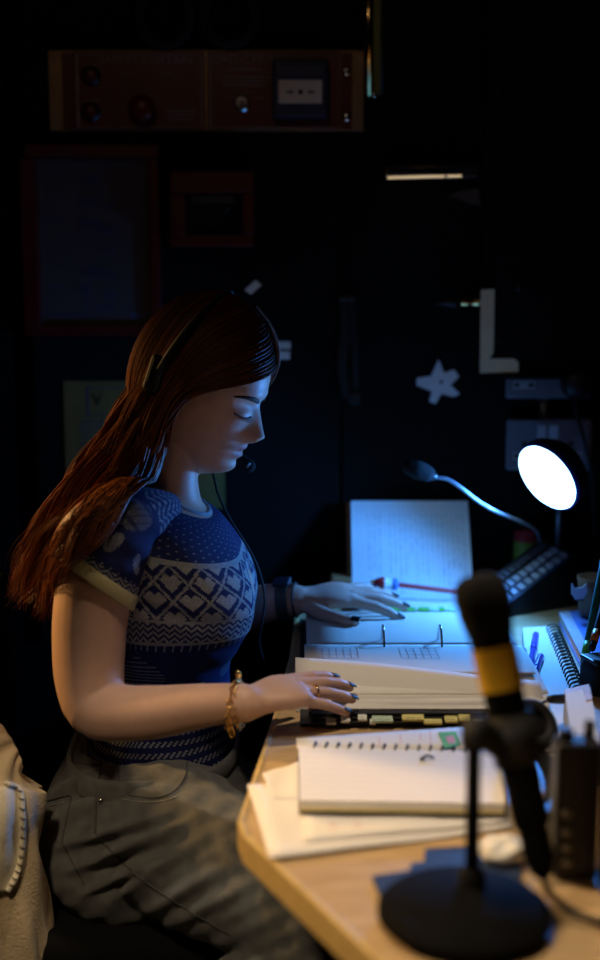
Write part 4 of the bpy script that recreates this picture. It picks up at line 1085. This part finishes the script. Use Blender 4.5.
BVv, BF = body.arr()
V, G = remesh(BVv, BF, .0019)
E = edges_of(G)
hl = w2h(V); face = (hl[:, 0] > .02) & (hl[:, 2] > -.085) & (np.abs(hl[:, 1]) < .08) & (hl[:, 0] < .14) & (hl[:, 2] < .14)
dw = np.minimum(np.linalg.norm(V-TN((.06, 0, 0)), axis=1), np.linalg.norm(V-TF((.06, 0, 0)), axis=1))
handm = dw < .085
wgt = np.where(face, .0, np.where(handm, .30, 1.0))
V = laplace(V, E, 12, .5, wgt); V = laplace(V, E, 2, .45)
hl = w2h(V); fr = hl[:, 0] > .07
col = np.tile(np.array((.55, .345, .26)), (len(V), 1))
lip = np.clip(G2(hl[:, 1], hl[:, 2], 0, -.0310, .019, .0040)+G2(hl[:, 1], hl[:, 2], 0, -.0430, .017, .0042), 0, 1)*fr
col = col*(1-lip[:, None])+np.array((.42, .13, .12))*lip[:, None]
chk = G2(np.abs(hl[:, 1]), hl[:, 2], .045, -.008, .016, .014)*fr*.35
col = col*(1-chk[:, None])+np.array((.56, .26, .20))*chk[:, None]
skin = add_fast('body', V, G, 'skin', person, col)
for q, d, u, r in NAILS:                             # dark nail varnish
    M = frame(d, u); c = q
    V_, F_ = grid(lambda a, b: c+M @ np.array(((b-.35)*2.0*r, (a-.5)*2*r*.86*math.sin(math.pi*(.18+.78*min(1, 1.25-b*.9)) if False else 1.2), r*.42*math.cos((a-.5)*2.4)-.10*r*b*b)), 7, 6)
    o = add('fingernail', V_, F_, 'nail', skin, smooth=True)
    md = o.modifiers.new('t', 'SOLIDIFY'); md.thickness = .0009; md.offset = 0
# lashes and brows on the face
def face_x(y, z):
    """front of the head at lateral y, height z"""
    xf, xb, w = XF(z), XB(z), HW(z); xc = xb+(xf-xb)*.44; n = 2.25
    k = min(abs(y)/w, .98); return float(xc+(xf-xc)*(1-k**n)**(1/n)+feat(np.array(y), np.array(z)))
for s in (-1, 1):
    b = []; rr = []
    for t in np.linspace(0, 1, 12):
        y = s*(.010+.042*t); z = .0360+.0075*math.sin(t*2.3)-.003*t; b.append((face_x(y, z)+.0004, y, z)); rr.append((.0012, .0008+.0042*math.sin(math.pi*(.15+.80*t))**.8*(1-.35*t)))
    add('eyebrow', *sweep(h2w(np.array(b)), np.array([(q[1]*.35+.0006, q[1]*.8) for q in rr]), 8, up=HU), 'brow_hair', skin, smooth=True)
    mb = MB(); ln_ = []
    for t in np.linspace(0, 1, 12):
        y = s*(.018+.028*t); z = .0155-.0035*math.sin(math.pi*t)+.002*t; ln_.append(np.array((face_x(y, z)+.0006, y, z)))
    mb.put(*sweep(h2w(np.array(ln_)), .0009, 6))
    for k in range(12):
        p = ln_[k]; t = k/11; d = np.array((.9, s*(t-.35)*.9, -.75)); d /= np.linalg.norm(d)
        mb.put(*sweep(h2w(np.array([p, p+d*.005, p+d*.0085+np.array((.0008, 0, .0012))])), [.0006, .0004, .0001], 4))
    mb.build('eyelashes', 'brow_hair', skin)

# ------------------------------------------------------------------ knitted top
NAVY, PALE = np.array((.011, .017, .090)), np.array((.31, .33, .34))
heart = ["..###...###..", ".#####.#####.", "#############", "#############", "#############", ".###########.", "..#########..", "...#######...", "....#####....", ".....###.....", "......#......"]
HB = np.array([[ch == '#' for ch in r] for r in heart])
def hbit(dc, dr):
    i, j = int(round(dr))+5, int(round(dc))+6
    return 0 <= i < 11 and 0 <= j < 13 and HB[i, j]
def pat_torso(c, r, q):                              # column, row, ring position
    if q < 2.9:
        return (c % 6 < 2 and (r+3*((c//6) % 2)) % 6 < 1)*.55
    if q < 3.1: return .9
    if q < 5.15:
        rl = (q-3.1)/2.05*36; a = (c/20+rl/24) % 1; b = (c/20-rl/24) % 1
        da, db = min(a, 1-a), min(b, 1-b)
        if min(da, db) < .055: return .85
        if min(da, db) < .12: return 0
        # centre of the diamond
        ac, bc = math.floor(c/20+rl/24)+.5, math.floor(c/20-rl/24)+.5
        c0, r0 = 10*(ac+bc), 12*(ac-bc)
        if hbit(c-c0, (rl-r0)*1.0): return 1.0
        return .0
    if q < 5.28: return .95
    if q < 6.0:
        return 1.0*((r+abs((c % 6)-3)) % 4 < 2)
    if q < 6.1: return .9
    if q < 6.35: return (c % 5 == 0)*.7
    if q < 8.5:
        rl = (q-6.35)/2.15; cl = ((c+46) % 92)-46; x, y = cl/30., (rl-.48)*2.3
        inside = (x*x+(y*-1.05-.0+.55*math.sqrt(abs(x))-.25)**2) < .62 if True else False
        if inside: return .55*(r % 3 == 0)
        if abs(abs(cl)-44) < 7 and rl > .72: return .6
        return 0
    if q < 8.7: return .5*(c % 4 == 0)
    return .75*(((r % 6) < 3) and ((c+r) % 4 < 2)) if q < 10.9 else .3*(c % 2)
NC, NR = 380, 200
ra_ = catmull(ring_arr(RINGS), NR); rq = np.linspace(0, 11, NR); thc = np.linspace(0, 2*math.pi, NC, endpoint=False)
TVp = ring_pts(ra_, thc, 0, True, rq)
# creases below the bust and at the armpit
zc_ = TVp[..., 2]; xx = TVp[..., 0]
TVp[..., 1] -= np.where(TVp[..., 1] < TY_, 1, -1)*.0022*np.sin(zc_*170+xx*60)*np.exp(-.5*((rq[:, None]-7.5)/1.8)**2)
TF_ = ringfaces(NR, NC, True)
def knit_cols(F, nc, nr, fn):
    out = np.empty((len(F), 3)); k = 0
    for r in range(nr-1):
        for c in range(nc):
            t = fn(c, r); out[k] = NAVY*(1-t)+PALE*t; k += 1
    return out*(.86+.28*RNG.random((len(F), 1)))
shirt = add('knitted_top', TVp.reshape(-1, 3), TF_, 'knit', person, smooth=True, cols=knit_cols(TF_, NC, NR, lambda c, r: pat_torso(c, r, rq[r])))
tag(shirt, 'navy knitted top with pale hearts and zigzags')
# sleeves
def pat_sleeve(c, r, v, nc):
    if v < .30: return .55*(((r+int(3*math.sin(c*.35))) % 4) < 2)*(1 if (c//3) % 2 else .5)
    if v < .56:
        cl = (c % 38)-19; y = (v-.43)/.11; return .34*((cl/14+.25*y)**2+y*y < .8)*(1 if (r+c) % 5 else .4)*(1 if (r % 9) > 1 else .3)
    if v < .82:
        cl = (c % 30)-15; y = (v-.68)/.10; a = cl*.7+y*6; b = -cl*.6+y*8
        return .5*((abs(cl)-6)**2/16+(y+.12*abs(cl)-.5)**2*1.2 < .75)
    if v < .86: return .8*(c % 5 == 0 and r % 3 == 0)
    return .9*((r+abs((c % 8)-4)) % 4 < 2)
def sleeve(lst, cuff_tilt, near):
    pts = [P(x, y, Y) for x, y, Y, r in lst]; rr = [pxr(r, Y) for x, y, Y, r in lst]; nc, nr = 150, 78
    V, F = sweep(pts, rr, nc, nr, up=(0, -1, 0) if near else (0, 1, 0), caps=False)
    W = V.reshape(nr, nc, 3)
    tv = np.linspace(0, 1, nr)[:, None]
    W[..., 2] += cuff_tilt*(W[..., 0]-W[..., 0].mean(1, keepdims=True))*tv**1.3
    # soft folds near the armpit
    cen_ = W.mean(1, keepdims=True); dirv = W-cen_; dirv /= np.linalg.norm(dirv, axis=2, keepdims=True)
    wv = np.sin(tv*26+4*np.arange(nc)[None, :]/nc*6.28)*np.exp(-.5*((tv-.5)/.3)**2)*np.clip(dirv[..., 0], 0, 1)
    W += dirv*(.0022*wv)[..., None]
    s = add('sleeve', W.reshape(-1, 3), F, 'knit', shirt, smooth=True, cols=knit_cols(F, nc, nr, lambda c, r: pat_sleeve(c, r, r/nr, nc)))
    end = W[-1]; prev = W[-6]; ax_ = (end-prev).mean(0); ax_ /= np.linalg.norm(ax_); ce = end.mean(0)
    rows = []
    for t, k in ((-.004, 1.005), (-.002, 1.035), (.006, 1.045), (.013, 1.045), (.0155, 1.03), (.0155, .985), (.006, .97), (-.004, .97)):
        rows.append(ce+(end-ce)*k+ax_*t)
    Vc = np.concatenate(rows); o = add('cuff', Vc, ringfaces(8, nc, False)+[[7*nc+i, 7*nc+(i+1) % nc, (i+1) % nc, i] for i in range(nc)], 'cuff_knit', shirt, smooth=True)
    tag(o, 'plain beige ribbed cuff')
SL = [(168, 508, 1.64, 16), (146, 514, 1.590, 27), (126, 523, 1.558, 36), (111, 538, 1.541, 41), (102, 554, 1.532, 41), (97, 570, 1.527, 39.5)]
sleeve(SL, -.46, True)
sleeve([(165, 500, 1.79, 26), (168, 515, 1.83, 36), (171, 535, 1.85, 38), (174, 555, 1.862, 38), (177, 575, 1.875, 37)], 0, False)
add('collar', *sweep(TVp[0][::4]+np.array((0, 0, .001)), np.full((len(TVp[0][::4]), 2), (.0036,)), 10, closed=True), 'collar_knit', shirt, smooth=True)

# ------------------------------------------------------------------ jeans
JR = [((236, 738), (80, 736), .160), ((247, 765), (60, 765), .176), ((256, 790), (48, 797), .186), ((263, 815), (49, 828), .190), ((264, 838), (70, 858), .176), ((252, 858), (104, 880), .140), ((235, 866), (130, 888), .09)]
ja = catmull(ring_arr(JR), 40); jb = MB(); jt = np.linspace(0, 2*math.pi, 60, endpoint=False)
# hips sit a little nearer than the chest
jv = ring_pts(ja, jt, 0, False).reshape(-1, 3); jv[:, 1] -= .03
jb.put(jv, ringfaces(40, 60, True)+[list(range(60)), [39*60+i for i in range(60)][::-1]])
def leg(lst, n=40, res=30):
    return capsule([P(x, y, Y) for x, y, Y, r in lst], [pxr(r, Y) for x, y, Y, r in lst], n, res)
jb.put(*leg([(130, 806, 1.60, 66), (165, 830, 1.555, 76), (210, 862, 1.50, 74), (262, 893, 1.445, 66), (312, 926, 1.395, 55)]))
jb.put(*leg([(312, 932, 1.395, 50), (300, 978, 1.37, 50), (255, 998, 1.39, 50), (205, 1012, 1.46, 46), (160, 1018, 1.55, 42), (130, 1020, 1.65, 38)]))
jb.put(*leg([(150, 812, 1.77, 70), (230, 825, 1.80, 66), (310, 838, 1.82, 56), (390, 850, 1.84, 46), (400, 880, 1.84, 42), (395, 1000, 1.84, 38), (392, 1090, 1.84, 34)]))
V, G = remesh(*jb.arr(), .0032); E = edges_of(G); V = laplace(V, E, 14, .5)
N_ = normals_of(V, G); pj = proj(V); nearm = np.clip((1.66-V[:, 1])/.06, 0, 1)
def ridge(p0, p1, h, s, taper=True):
    a, b = np.array(p0, float), np.array(p1, float); d = b-a; L = np.linalg.norm(d); d /= L
    q = pj-a; t = q @ d; dist = np.abs(q @ np.array((-d[1], d[0]))); tt = np.clip(t/L, 0, 1)
    over = np.maximum(np.maximum(-t, t-L), 0)
    return h*np.exp(-.5*(dist/s)**2-.5*(over/6)**2)*(np.sin(math.pi*(.12+.8*tt)) if taper else 1)
disp = np.zeros(len(V))
for a in (((62, 846), (168, 815), .012, 3.6), ((70, 870), (180, 826), .013, 3.8), ((86, 892), (150, 862), .009, 3.5), ((108, 900), (195, 846), .011, 5), ((150, 910), (230, 862), .009, 5.5), ((170, 925), (250, 885), .007, 6),
          ((52, 794), (116, 766), .010, 4), ((62, 812), (100, 800), .004, 5), ((130, 878), (176, 852), .0045, 5), ((190, 820), (300, 905), .004, 9)): disp += ridge(*a)
for a in (((64, 857), (170, 821), -.008, 4), ((74, 881), (180, 838), -.008, 4), ((92, 897), (165, 866), -.006, 4), ((58, 804), (112, 780), -.006, 4)): disp += ridge(*a)
disp += .0016*np.sin(pj[:, 0]*.19+pj[:, 1]*.11)*np.sin(pj[:, 1]*.16-pj[:, 0]*.05)
V = V+N_*(disp*nearm)[:, None]
jeans = add_fast('jeans', V, G, 'denim', person); tag(jeans, 'faded grey-blue denim jeans')
tree = BVHTree.FromPolygons(V.tolist(), G.tolist())
def onto(px, py, tr=None, off=.0005):
    d = ray(px, py); d = d/np.linalg.norm(d)
    h = (tr or tree).ray_cast(Vector((0, 0, CAM_Z)), Vector(d))
    if h[0] is None: return None
    return np.array(h[0])-d*off
def seam(name, pts, r, m, par, n=40, tr=None, off=.0005):
    q = catmull(np.array(pts, float), n); W = [onto(x, y, tr, off) for x, y in q]; W = [w for w in W if w is not None]
    if len(W) > 2: return add(name, *sweep(W, r, 6), m, par, smooth=True)
seam('pocket_edge', [(118, 760), (119, 778), (122, 792), (140, 797), (160, 797), (175, 790), (185, 776), (187, 762)], .0012, 'denim_dark', jeans)
seam('pocket_edge', [(122, 799), (140, 802), (163, 801), (178, 796)], .0009, 'denim_light', jeans)
seam('side_seam', [(105, 752), (100, 772), (96, 800), (95, 833)], .0016, 'denim_dark', jeans)
seam('side_seam', [(95, 833), (112, 852), (140, 878), (180, 905), (230, 935)], .0013, 'denim_dark', jeans)
seam('back_pocket', [(48, 801), (66, 796), (71, 798), (66, 822), (62, 842)], .0012, 'denim_dark', jeans)
seam('back_pocket', [(50, 806), (64, 802)], .0010, 'denim_light', jeans)
seam('back_seam', [(62, 842), (72, 862), (84, 884)], .0013, 'denim_dark', jeans)
seam('yoke_seam', [(68, 762), (84, 764), (102, 766)], .0012, 'denim_dark', jeans)
seam('waist_stitch', [(80, 750), (110, 754), (150, 757), (200, 758)], .0009, 'denim_dark', jeans)
w = onto(101, 801)
if w is not None: add('rivet', *lathe([(.0038, 0), (.0036, .0012), (.0015, .002), (.0005, .0021)], 14, w, (.1, -1, .1)), 'chrome', jeans, smooth=True)
w = onto(86, 752)
if w is not None: add('belt_loop', *box(w+np.array((0, -.002, -.002)), (.012, .006, .045), frame((1, 0, .1), (0, 0, 1)), .0015), 'denim', jeans)
# waistband
wbp = ring_pts(ja[:2], jt, -.003, False)[0]; wbp[:, 1] -= .03
add('waistband', *sweep(wbp+np.array((0, 0, -.004)), np.full((60, 2), (.004, .017))[:, ::1], 10, closed=True), 'denim', jeans, smooth=True)

# ------------------------------------------------------------------ hair
GUIDES = [
 [(273, 352, 1.712), (270, 369, 1.690), (246, 381, 1.656), (212, 389, 1.638), (184, 402, 1.628), (168, 424, 1.636), (158, 450, 1.636), (140, 481, 1.585), (106, 512, 1.50), (80, 552, 1.485), (58, 598, 1.51)],
 [(262, 322, 1.710), (248, 330, 1.665), (222, 345, 1.645), (192, 366, 1.632), (166, 398, 1.625), (148, 432, 1.622), (132, 462, 1.60), (106, 496, 1.545), (78, 538, 1.515), (58, 576, 1.53), (42, 616, 1.55)],
 [(245, 304, 1.720), (225, 304, 1.680), (198, 316, 1.650), (175, 342, 1.638), (153, 376, 1.635), (132, 412, 1.635), (112, 448, 1.630), (88, 486, 1.610), (62, 528, 1.595), (42, 568, 1.60), (27, 614, 1.61)],
 [(226, 293, 1.735), (200, 293, 1.725), (180, 305, 1.710), (163, 332, 1.700), (146, 366, 1.700), (125, 402, 1.700), (103, 440, 1.690), (75, 478, 1.675), (49, 522, 1.660), (28, 562, 1.650), (16, 602, 1.655)],
 [(226, 293, 1.750), (202, 294, 1.770), (184, 308, 1.780), (169, 335, 1.785), (152, 370, 1.785), (135, 410, 1.780), (115, 450, 1.770), (90, 490, 1.745), (62, 532, 1.710), (40, 572, 1.690), (24, 606, 1.680)],
 [(256, 306, 1.735), (270, 324, 1.755), (278, 346, 1.775), (277, 370, 1.790), (262, 388, 1.800), (230, 402, 1.805), (190, 420, 1.800), (155, 455, 1.790), (120, 500, 1.770), (85, 545, 1.740), (55, 588, 1.710)]]
GW = np.array([[P(*q) for q in g] for g in GUIDES]); NS = 44
EC, EA = np.array((.011, 0, .036)), np.array((.097, .081, .1155))
def push(Wp, k):
    h = w2h(Wp)-EC; r = np.linalg.norm(h/(EA*k), axis=-1, keepdims=True)
    return h2w(np.where(r < 1, h/np.maximum(r, 1e-3), h)+EC)
GC = np.array([catmull(g, NS) for g in GW])                # guides, finely sampled
def hair_path(s):
    i = min(int(s), len(GC)-2); f = s-i; f2 = f*f*(3-2*f); return GC[i]*(1-f2)+GC[i+1]*f2
SLC = catmull(np.array([np.concatenate((P(x, y, Y), (pxr(r, Y),))) for x, y, Y, r in SL]), 30)
def push_sleeve(q, off):
    d = q[:, None]-SLC[None, :, :3]; L = np.linalg.norm(d, axis=2); k = (L/SLC[None, :, 3]).argmin(1); i = np.arange(len(q))
    Lk = L[i, k]; need = SLC[k, 3]+off; dk = d[i, k]/np.maximum(Lk, 1e-4)[:, None]
    return q+dk*np.maximum(need-Lk, 0)[:, None]
# underlying mass
ns_ = 46
base = np.array([push(hair_path(s), .985) for s in np.linspace(0, 5, ns_)])
cen_l = base.mean(0, keepdims=True); tl = np.linspace(0, 1, NS)
inner = base+(cen_l-base)*(.05+.10*np.clip(tl-.35, 0, 1)[None, :, None])
mb = MB(); Fb = []
for a in range(ns_-1):
    for b in range(NS-1): Fb.append([a*NS+b, a*NS+b+1, (a+1)*NS+b+1, (a+1)*NS+b])
mb.put(inner[:, :34].reshape(-1, 3), [[a*34+b, a*34+b+1, (a+1)*34+b+1, (a+1)*34+b] for a in range(ns_-1) for b in range(33)])
# scalp cap
zl = lambda x: np.interp(x, (-.02, -.005, .024, .047, .077, .100), (-.055, .004, .018, .038, .058, .086))
capV = HV.reshape(nz_, nth, 3).copy(); keep = capV[..., 2] > zl(capV[..., 0])
ctr = np.array((.004, 0, .036)); dv = capV-ctr; capO = ctr+dv*(1+.0055/np.linalg.norm(dv, axis=-1, keepdims=True))
idx = np.arange(nz_*nth).reshape(nz_, nth); Fc = [f for f in HFc[:-2] if keep.reshape(-1)[f].all()]+[HFc[-1]]
mb.put(h2w(capO.reshape(-1, 3)), Fc)
hb = mb.build('hair', 'hair_base', person, smooth=True); tag(hb, 'long wavy auburn hair swept back behind the ear')
# strands
def strands(n, s0, s1, rad, kk, seed, wave=1.0, tmin=.0):
    rng = np.random.default_rng(seed); Vs = []; Fs = []; Cs = []; nb = 0; m = 40
    lock = rng.random((260, 3))*6.283
    for i in range(n):
        s = s0+(s1-s0)*rng.random(); lk = int(s*13); sc_ = np.clip((lk+.5)/13, s0, s1)
        pc0, p1_ = hair_path(sc_), hair_path(s); k = kk[0]+(kk[1]-kk[0])*rng.random(); st = tmin*rng.random()
        gather = (1-.72*np.clip((tl-.32)/.45, 0, 1))[:, None]; p = pc0+(p1_-pc0)*gather
        end = .74+.20*((lk*.618) % 1)+.10*rng.random()**.7
        t = np.linspace(st, min(end, 1.0), m); q = np.stack([np.interp(t, tl, p[:, a]) for a in range(3)], 1)
        q = q+np.array((0, -1., 0))*((.016*(((lk*.381) % 1)-.4)*np.clip((t-.35)*2, 0, 1))[:, None])
        amp = np.clip((t-.30)/.5, 0, 1)**1.1*wave; ph = lock[lk % 260]
        T_ = np.gradient(q, axis=0); T_ /= np.linalg.norm(T_, axis=1)[:, None]; S_ = np.cross(T_, (0, 1., 0)); S_ /= np.linalg.norm(S_, axis=1)[:, None]+1e-9
        fr_ = 2.1+.45*math.sin(lk*1.7)
        q = q+S_*((.0165*amp*np.sin(t*6.283*fr_+ph[0]+.18*rng.standard_normal()))[:, None])
        q = q+np.array((0, 1., 0))*((.012*amp*np.cos(t*6.283*fr_+ph[1]))[:, None]) - np.array((0, 1., 0))*((.010*rng.random()*np.clip(t-.3, 0, 1))[:, None])
        q = q+(rng.standard_normal(3)*.0026)*np.clip((t-.25)*2, .15, 1.4)[:, None]
        q = push_sleeve(push(q, k), .004+.008*rng.random())
        rr = rad*(.7+.6*rng.random())*np.clip((1.02-np.linspace(0, 1, m))*5, .15, 1)
        V, F = sweep(q, rr, 3, caps=False); Vs.append(V); Fs.append(np.array(F)+nb); nb += len(V)
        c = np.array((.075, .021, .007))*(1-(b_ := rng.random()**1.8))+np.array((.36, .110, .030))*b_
        dk = np.interp(np.linspace(0, 1, m), (0, .3, .6), (.35, .6, 1.0)); Cs.append(np.repeat(c[None]*dk[:, None], 3, axis=0))  # roots coloured darker, putting the shade of the unlit crown into the strands
    return np.concatenate(Vs), np.concatenate(Fs), np.concatenate(Cs)
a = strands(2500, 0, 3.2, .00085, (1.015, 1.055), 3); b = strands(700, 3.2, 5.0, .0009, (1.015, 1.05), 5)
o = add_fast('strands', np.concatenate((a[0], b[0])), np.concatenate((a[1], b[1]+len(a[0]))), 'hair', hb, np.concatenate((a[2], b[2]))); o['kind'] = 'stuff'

# ================================================================== things she wears and holds
hs_ = thing('headset', h2w((-.03, 0, .16)), 'black communications headset worn over the auburn hair', 'headset')
arc = []
for t in np.linspace(0, 1, 26):
    a = math.pi*(-.02+t*1.06); arc.append((-.020+.025*math.sin(a), -.099*math.cos(a), .052+.1005*math.sin(a)))
add('headband', *sweep(h2w(np.array(arc)), [(.011, .0028)]*26, 10, up=HU), 'black_rubber', hs_, smooth=True)
e0 = np.array(arc[0])
add('temple_pad', *box(h2w(e0+np.array((-.002, .000, -.008))), (.020, .012, .048), HM, .004, 3), 'black_rubber', hs_, smooth=True)
add('adjuster', *box(h2w(e0+np.array((-.002, -.0068, -.004))), (.010, .002, .034), HM, .0008), 'dark_metal', hs_)
e1 = np.array(arc[-1])
add('ear_cup', *lathe([(.012, -.008), (.034, -.006), (.038, .004), (.036, .016), (.024, .020), (.004, .021)], 28, h2w((-.004, .076, .002)), HL), 'black_plastic', hs_, smooth=True)
add('cup_yoke', *sweep([h2w(e1), h2w((-.03, .104, .03)), h2w((-.004, .100, .01))], .004, 8, 10), 'dark_metal', hs_, smooth=True)
mcp = P(245, 462, 1.765)
add('boom_arm', *sweep([h2w((-.004, .098, -.002)), h2w((.045, .100, -.035)), h2w((.075, .075, -.055)), mcp], .0022, 8, 24), 'black_rubber', hs_, smooth=True)
add('boom_microphone', *capsule([P(238, 458, 1.765), P(249, 466, 1.755)], [.0085, .0095], 14), 'black_foam', hs_, smooth=True)
add('microphone_rim', *sweep([P(247, 467.5, 1.744), P(250, 463, 1.744)], .0014, 8), 'steel_neck', hs_, smooth=True)
add('cord', *sweep([h2w((-.004, .095, -.03)), P(213, 474, 1.77), P(218, 494, 1.745), P(231, 521, 1.735), P(247, 546, 1.73), P(259, 571, 1.725), P(264.5, 598, 1.72), P(262, 622, 1.72), P(259, 642, 1.73), P(264, 662, 1.74), P(272, 690, 1.76), P(268, 740, 1.80)], .0018, 8, 80), 'black_rubber', hs_, smooth=True)

# gold chain bracelets
def chain(cx, tilt, lab, ry, big):
    c = P(cx, 703, 1.406); ax_ = np.array((1., -.14, -.02)); M = frame(ax_, (0, 0, 1))
    o = thing('bracelet', c, lab, 'bracelet', 'gold chain bracelets on the near wrist'); n = 18
    for k in range(n):
        a = 2*math.pi*k/n; d = np.array((tilt*math.sin(a), math.cos(a)*(ry), math.sin(a)*(ry*1.06)-.002))
        p = c+M @ d; tg = M @ np.array((0, -math.sin(a), math.cos(a))); rd_ = M @ np.array((0, math.cos(a), math.sin(a)))
        side = np.cross(tg, rd_); u = rd_ if k % 2 else side
        tt = np.linspace(0, 2*math.pi, 12, endpoint=False)
        add('link', *sweep([p+tg*(.0052*math.cos(t))+u*(.0034*math.sin(t)) for t in tt], .0009*big, 6, closed=True), 'gold', o, smooth=True)
    return o, c, M
b1, c1_, M1 = chain(232.5, .0035, 'heavier gold chain bracelet nearer the elbow with a dangling charm', .0262, 1.25)
b2, c2_, M2 = chain(239.5, -.002, 'finer gold chain bracelet nearer the near hand', .0256, .95)
for k, (px, py) in enumerate(((229, 722), (230, 729), (232, 734))):
    q = P(px, py, 1.381); tt = np.linspace(0, 2*math.pi, 12, endpoint=False)
    add('charm', *sweep([q+np.array((.0026*math.cos(t), 0, .0044*math.sin(t))) for t in tt], .0010, 6, closed=True), 'gold', b1, smooth=True)
q = P(238, 673, 1.405); add('clasp', *capsule([q, q+np.array((.001, 0, -.004))], [.0036, .003], 12), 'brass', b1, smooth=True)
# ring on the near hand
rp = TN((.082+.020*math.cos(R(9)), -.0105-.020*math.sin(R(7)), -.003)); fd = MN @ np.array((math.cos(R(9)), -math.sin(R(7)), -math.sin(R(9))))
M = frame(fd, (0, 0, 1)); rg = thing('finger_ring', rp, 'thin gold ring on the near hand', 'ring')
tt = np.linspace(0, 2*math.pi, 24, endpoint=False)
add('band', *sweep([rp+M @ np.array((0, .0086*math.cos(t), .0086*math.sin(t))) for t in tt], [(.0012, .0016)]*24, 8, closed=True), 'gold', rg, smooth=True)
add('setting', *box(rp+M @ np.array((0, -.004, .0080)), (.004, .003, .002), M, .0006), 'gold', rg)
# watch on the far wrist
wc = P(285, 600.5, 1.869); wa = P(299, 600, 1.865)-P(272, 601.5, 1.874); M = frame(wa, (0, -.25, 1))
wt = thing('wrist_watch', wc, 'dark watch band around the far wrist', 'watch')
rows = []; tt = np.linspace(0, 2*math.pi, 40, endpoint=False); Vw = []
for x, r in ((-.009, .0290), (-.009, .0312), (.009, .0302), (.009, .0280)):
    Vw.append(np.array([wc+M @ np.array((x, r*math.cos(t), r*math.sin(t))) for t in tt]))
add('band', np.concatenate(Vw), ringfaces(4, 40)+[[120+i, 120+(i+1) % 40, (i+1) % 40, i] for i in range(40)], 'watch_band', wt, autosmooth=40)
add('dial', *box(wc+M @ np.array((0, 0, .0325)), (.026, .024, .007), M, .002), 'watch_glass', wt, smooth=False)
add('cord_band', *sweep([wc+M @ np.array((.0175, .0262*math.cos(t), .0255*math.sin(t))) for t in tt], .0019, 8, closed=True), 'black_rubber', wt, smooth=True)
# thin necklace
nk = thing('necklace', P(200, 498, 1.68), 'fine dark chain at the neckline', 'necklace')
NV = ring_pts(catmull(ring_arr(NECK+RINGS[1:]), 60), np.linspace(-1.25, 1.25, 30), .0055)[17]
add('chain', *sweep(NV, .0008, 5), 'dark_metal', nk, smooth=True)
q = NV[14]; add('pendant', *capsule([q+np.array((.001, 0, -.002)), q+np.array((.002, 0, -.008))], [.0015, .002], 8), 'dark_metal', nk, smooth=True)

# ================================================================== chair and jacket
zs_ = float(V[:, 2].min()) if False else P(110, 905, 1.6)[2]
ch = thing('office_chair', (-.25, 1.67, 0), 'dark office chair that the person sits on', 'chair')
add('seat', *box((-.16, 1.69, .425), (.44, .46, .07), bevel=.025, seg=3), 'chair_fabric', ch, smooth=True)
add('backrest', *box((-.47, 1.69, .66), (.05, .40, .36), bevel=.02, seg=3), 'chair_fabric', ch, smooth=True)
add('back_bracket', *sweep([(-.50, 1.69, .60), (-.515, 1.69, .44), (-.46, 1.69, .385), (-.2, 1.69, .385)], [(.03, .008)]*4, 10, 20), 'black_plastic', ch, smooth=True)
add('post', *sweep([(-.2, 1.69, .39), (-.2, 1.69, .10)], .025, 16), 'dark_metal', ch, smooth=True)
for k in range(5):
    a = 2*math.pi*k/5+.3; add('foot', *sweep([(-.2, 1.69, .10), (-.2+.15*math.cos(a), 1.69+.15*math.sin(a), .085), (-.2+.27*math.cos(a), 1.69+.27*math.sin(a), .06)], [.02, .017, .014], 10), 'black_plastic', ch, smooth=True)
    add('castor', *lathe([(.01, -.012), (.028, -.012), (.028, .012), (.01, .012)], 16, (-.2+.27*math.cos(a), 1.69+.27*math.sin(a), .0285), (-math.sin(a), math.cos(a), 0)), 'black_plastic', ch, autosmooth=35)
jk = thing('draped_jacket', P(10, 960, 1.45), 'tan jacket with a cream panel hanging over the chair back', 'jacket')
jl = [(9, 745, 1.49, .030), (-3, 752, 1.482, .058), (-14, 768, 1.475, .074), (-21, 792, 1.468, .079), (-27, 820, 1.466, .082), (-29, 860, 1.466, .085), (-25, 920, 1.468, .090), (-19, 1000, 1.47, .095), (-19, 1100, 1.475, .10)]
pts = [P(x, y, Y) for x, y, Y, r in jl]
V, F = sweep(pts, [(r, .042+.01*min(i, 3)) for i, (x, y, Y, r) in enumerate(jl)], 90, 110, up=(0, -1, 0))
W = V.reshape(110, 90, 3); jj = np.linspace(0, 1, 110)[:, None]; aa = np.linspace(0, 2*math.pi, 90, endpoint=False)[None, :]
cn_ = W.mean(1, keepdims=True); dr = W-cn_; dr /= np.linalg.norm(dr, axis=2, keepdims=True)
W += dr*(.0045*np.sin(aa*7+jj*5+1.2*np.sin(jj*9))*np.clip(jj*4, 0, 1)+.003*np.sin(aa*13-jj*11))[..., None]
jkt = add('jacket_body', W.reshape(-1, 3), F, 'jacket_tan', jk, smooth=True)
jtree = BVHTree.FromPolygons(W.reshape(-1, 3).tolist(), F)
def jpatch(u, v):
    y = lerp(786, 892, v); x1 = 20+2.5*math.sin(v*3.0)-13*max(0, v-.72)/.28; x = lerp(-40, x1, u); w = onto(x, y, jtree, .004+.003*math.sin(u*3.1)); return w if w is not None else P(x, y, 1.43)
add('cream_panel', *sheet(jpatch, 14, 26, .002), 'jacket_cream', jk, smooth=True)
rim_ = [(6, 784), (19, 790), (22, 812), (22.5, 835), (21, 858), (16, 876), (8, 891)]
seam('rolled_hem', rim_, .0042, 'jacket_cream', jk, 50, jtree, .006)
q = catmull(np.array(rim_, float), 30)
for k in range(1, 29, 2):
    A = onto(q[k][0]-2.2, q[k][1]-1, jtree, .0105); B = onto(q[k][0]+2.4, q[k][1]+1.2, jtree, .0100)
    if A is not None and B is not None: add('stitch', *sweep([A, (A+B)/2+np.array((0, -.001, 0)), B], .0011, 6), 'jacket_stitch', jk, smooth=True)
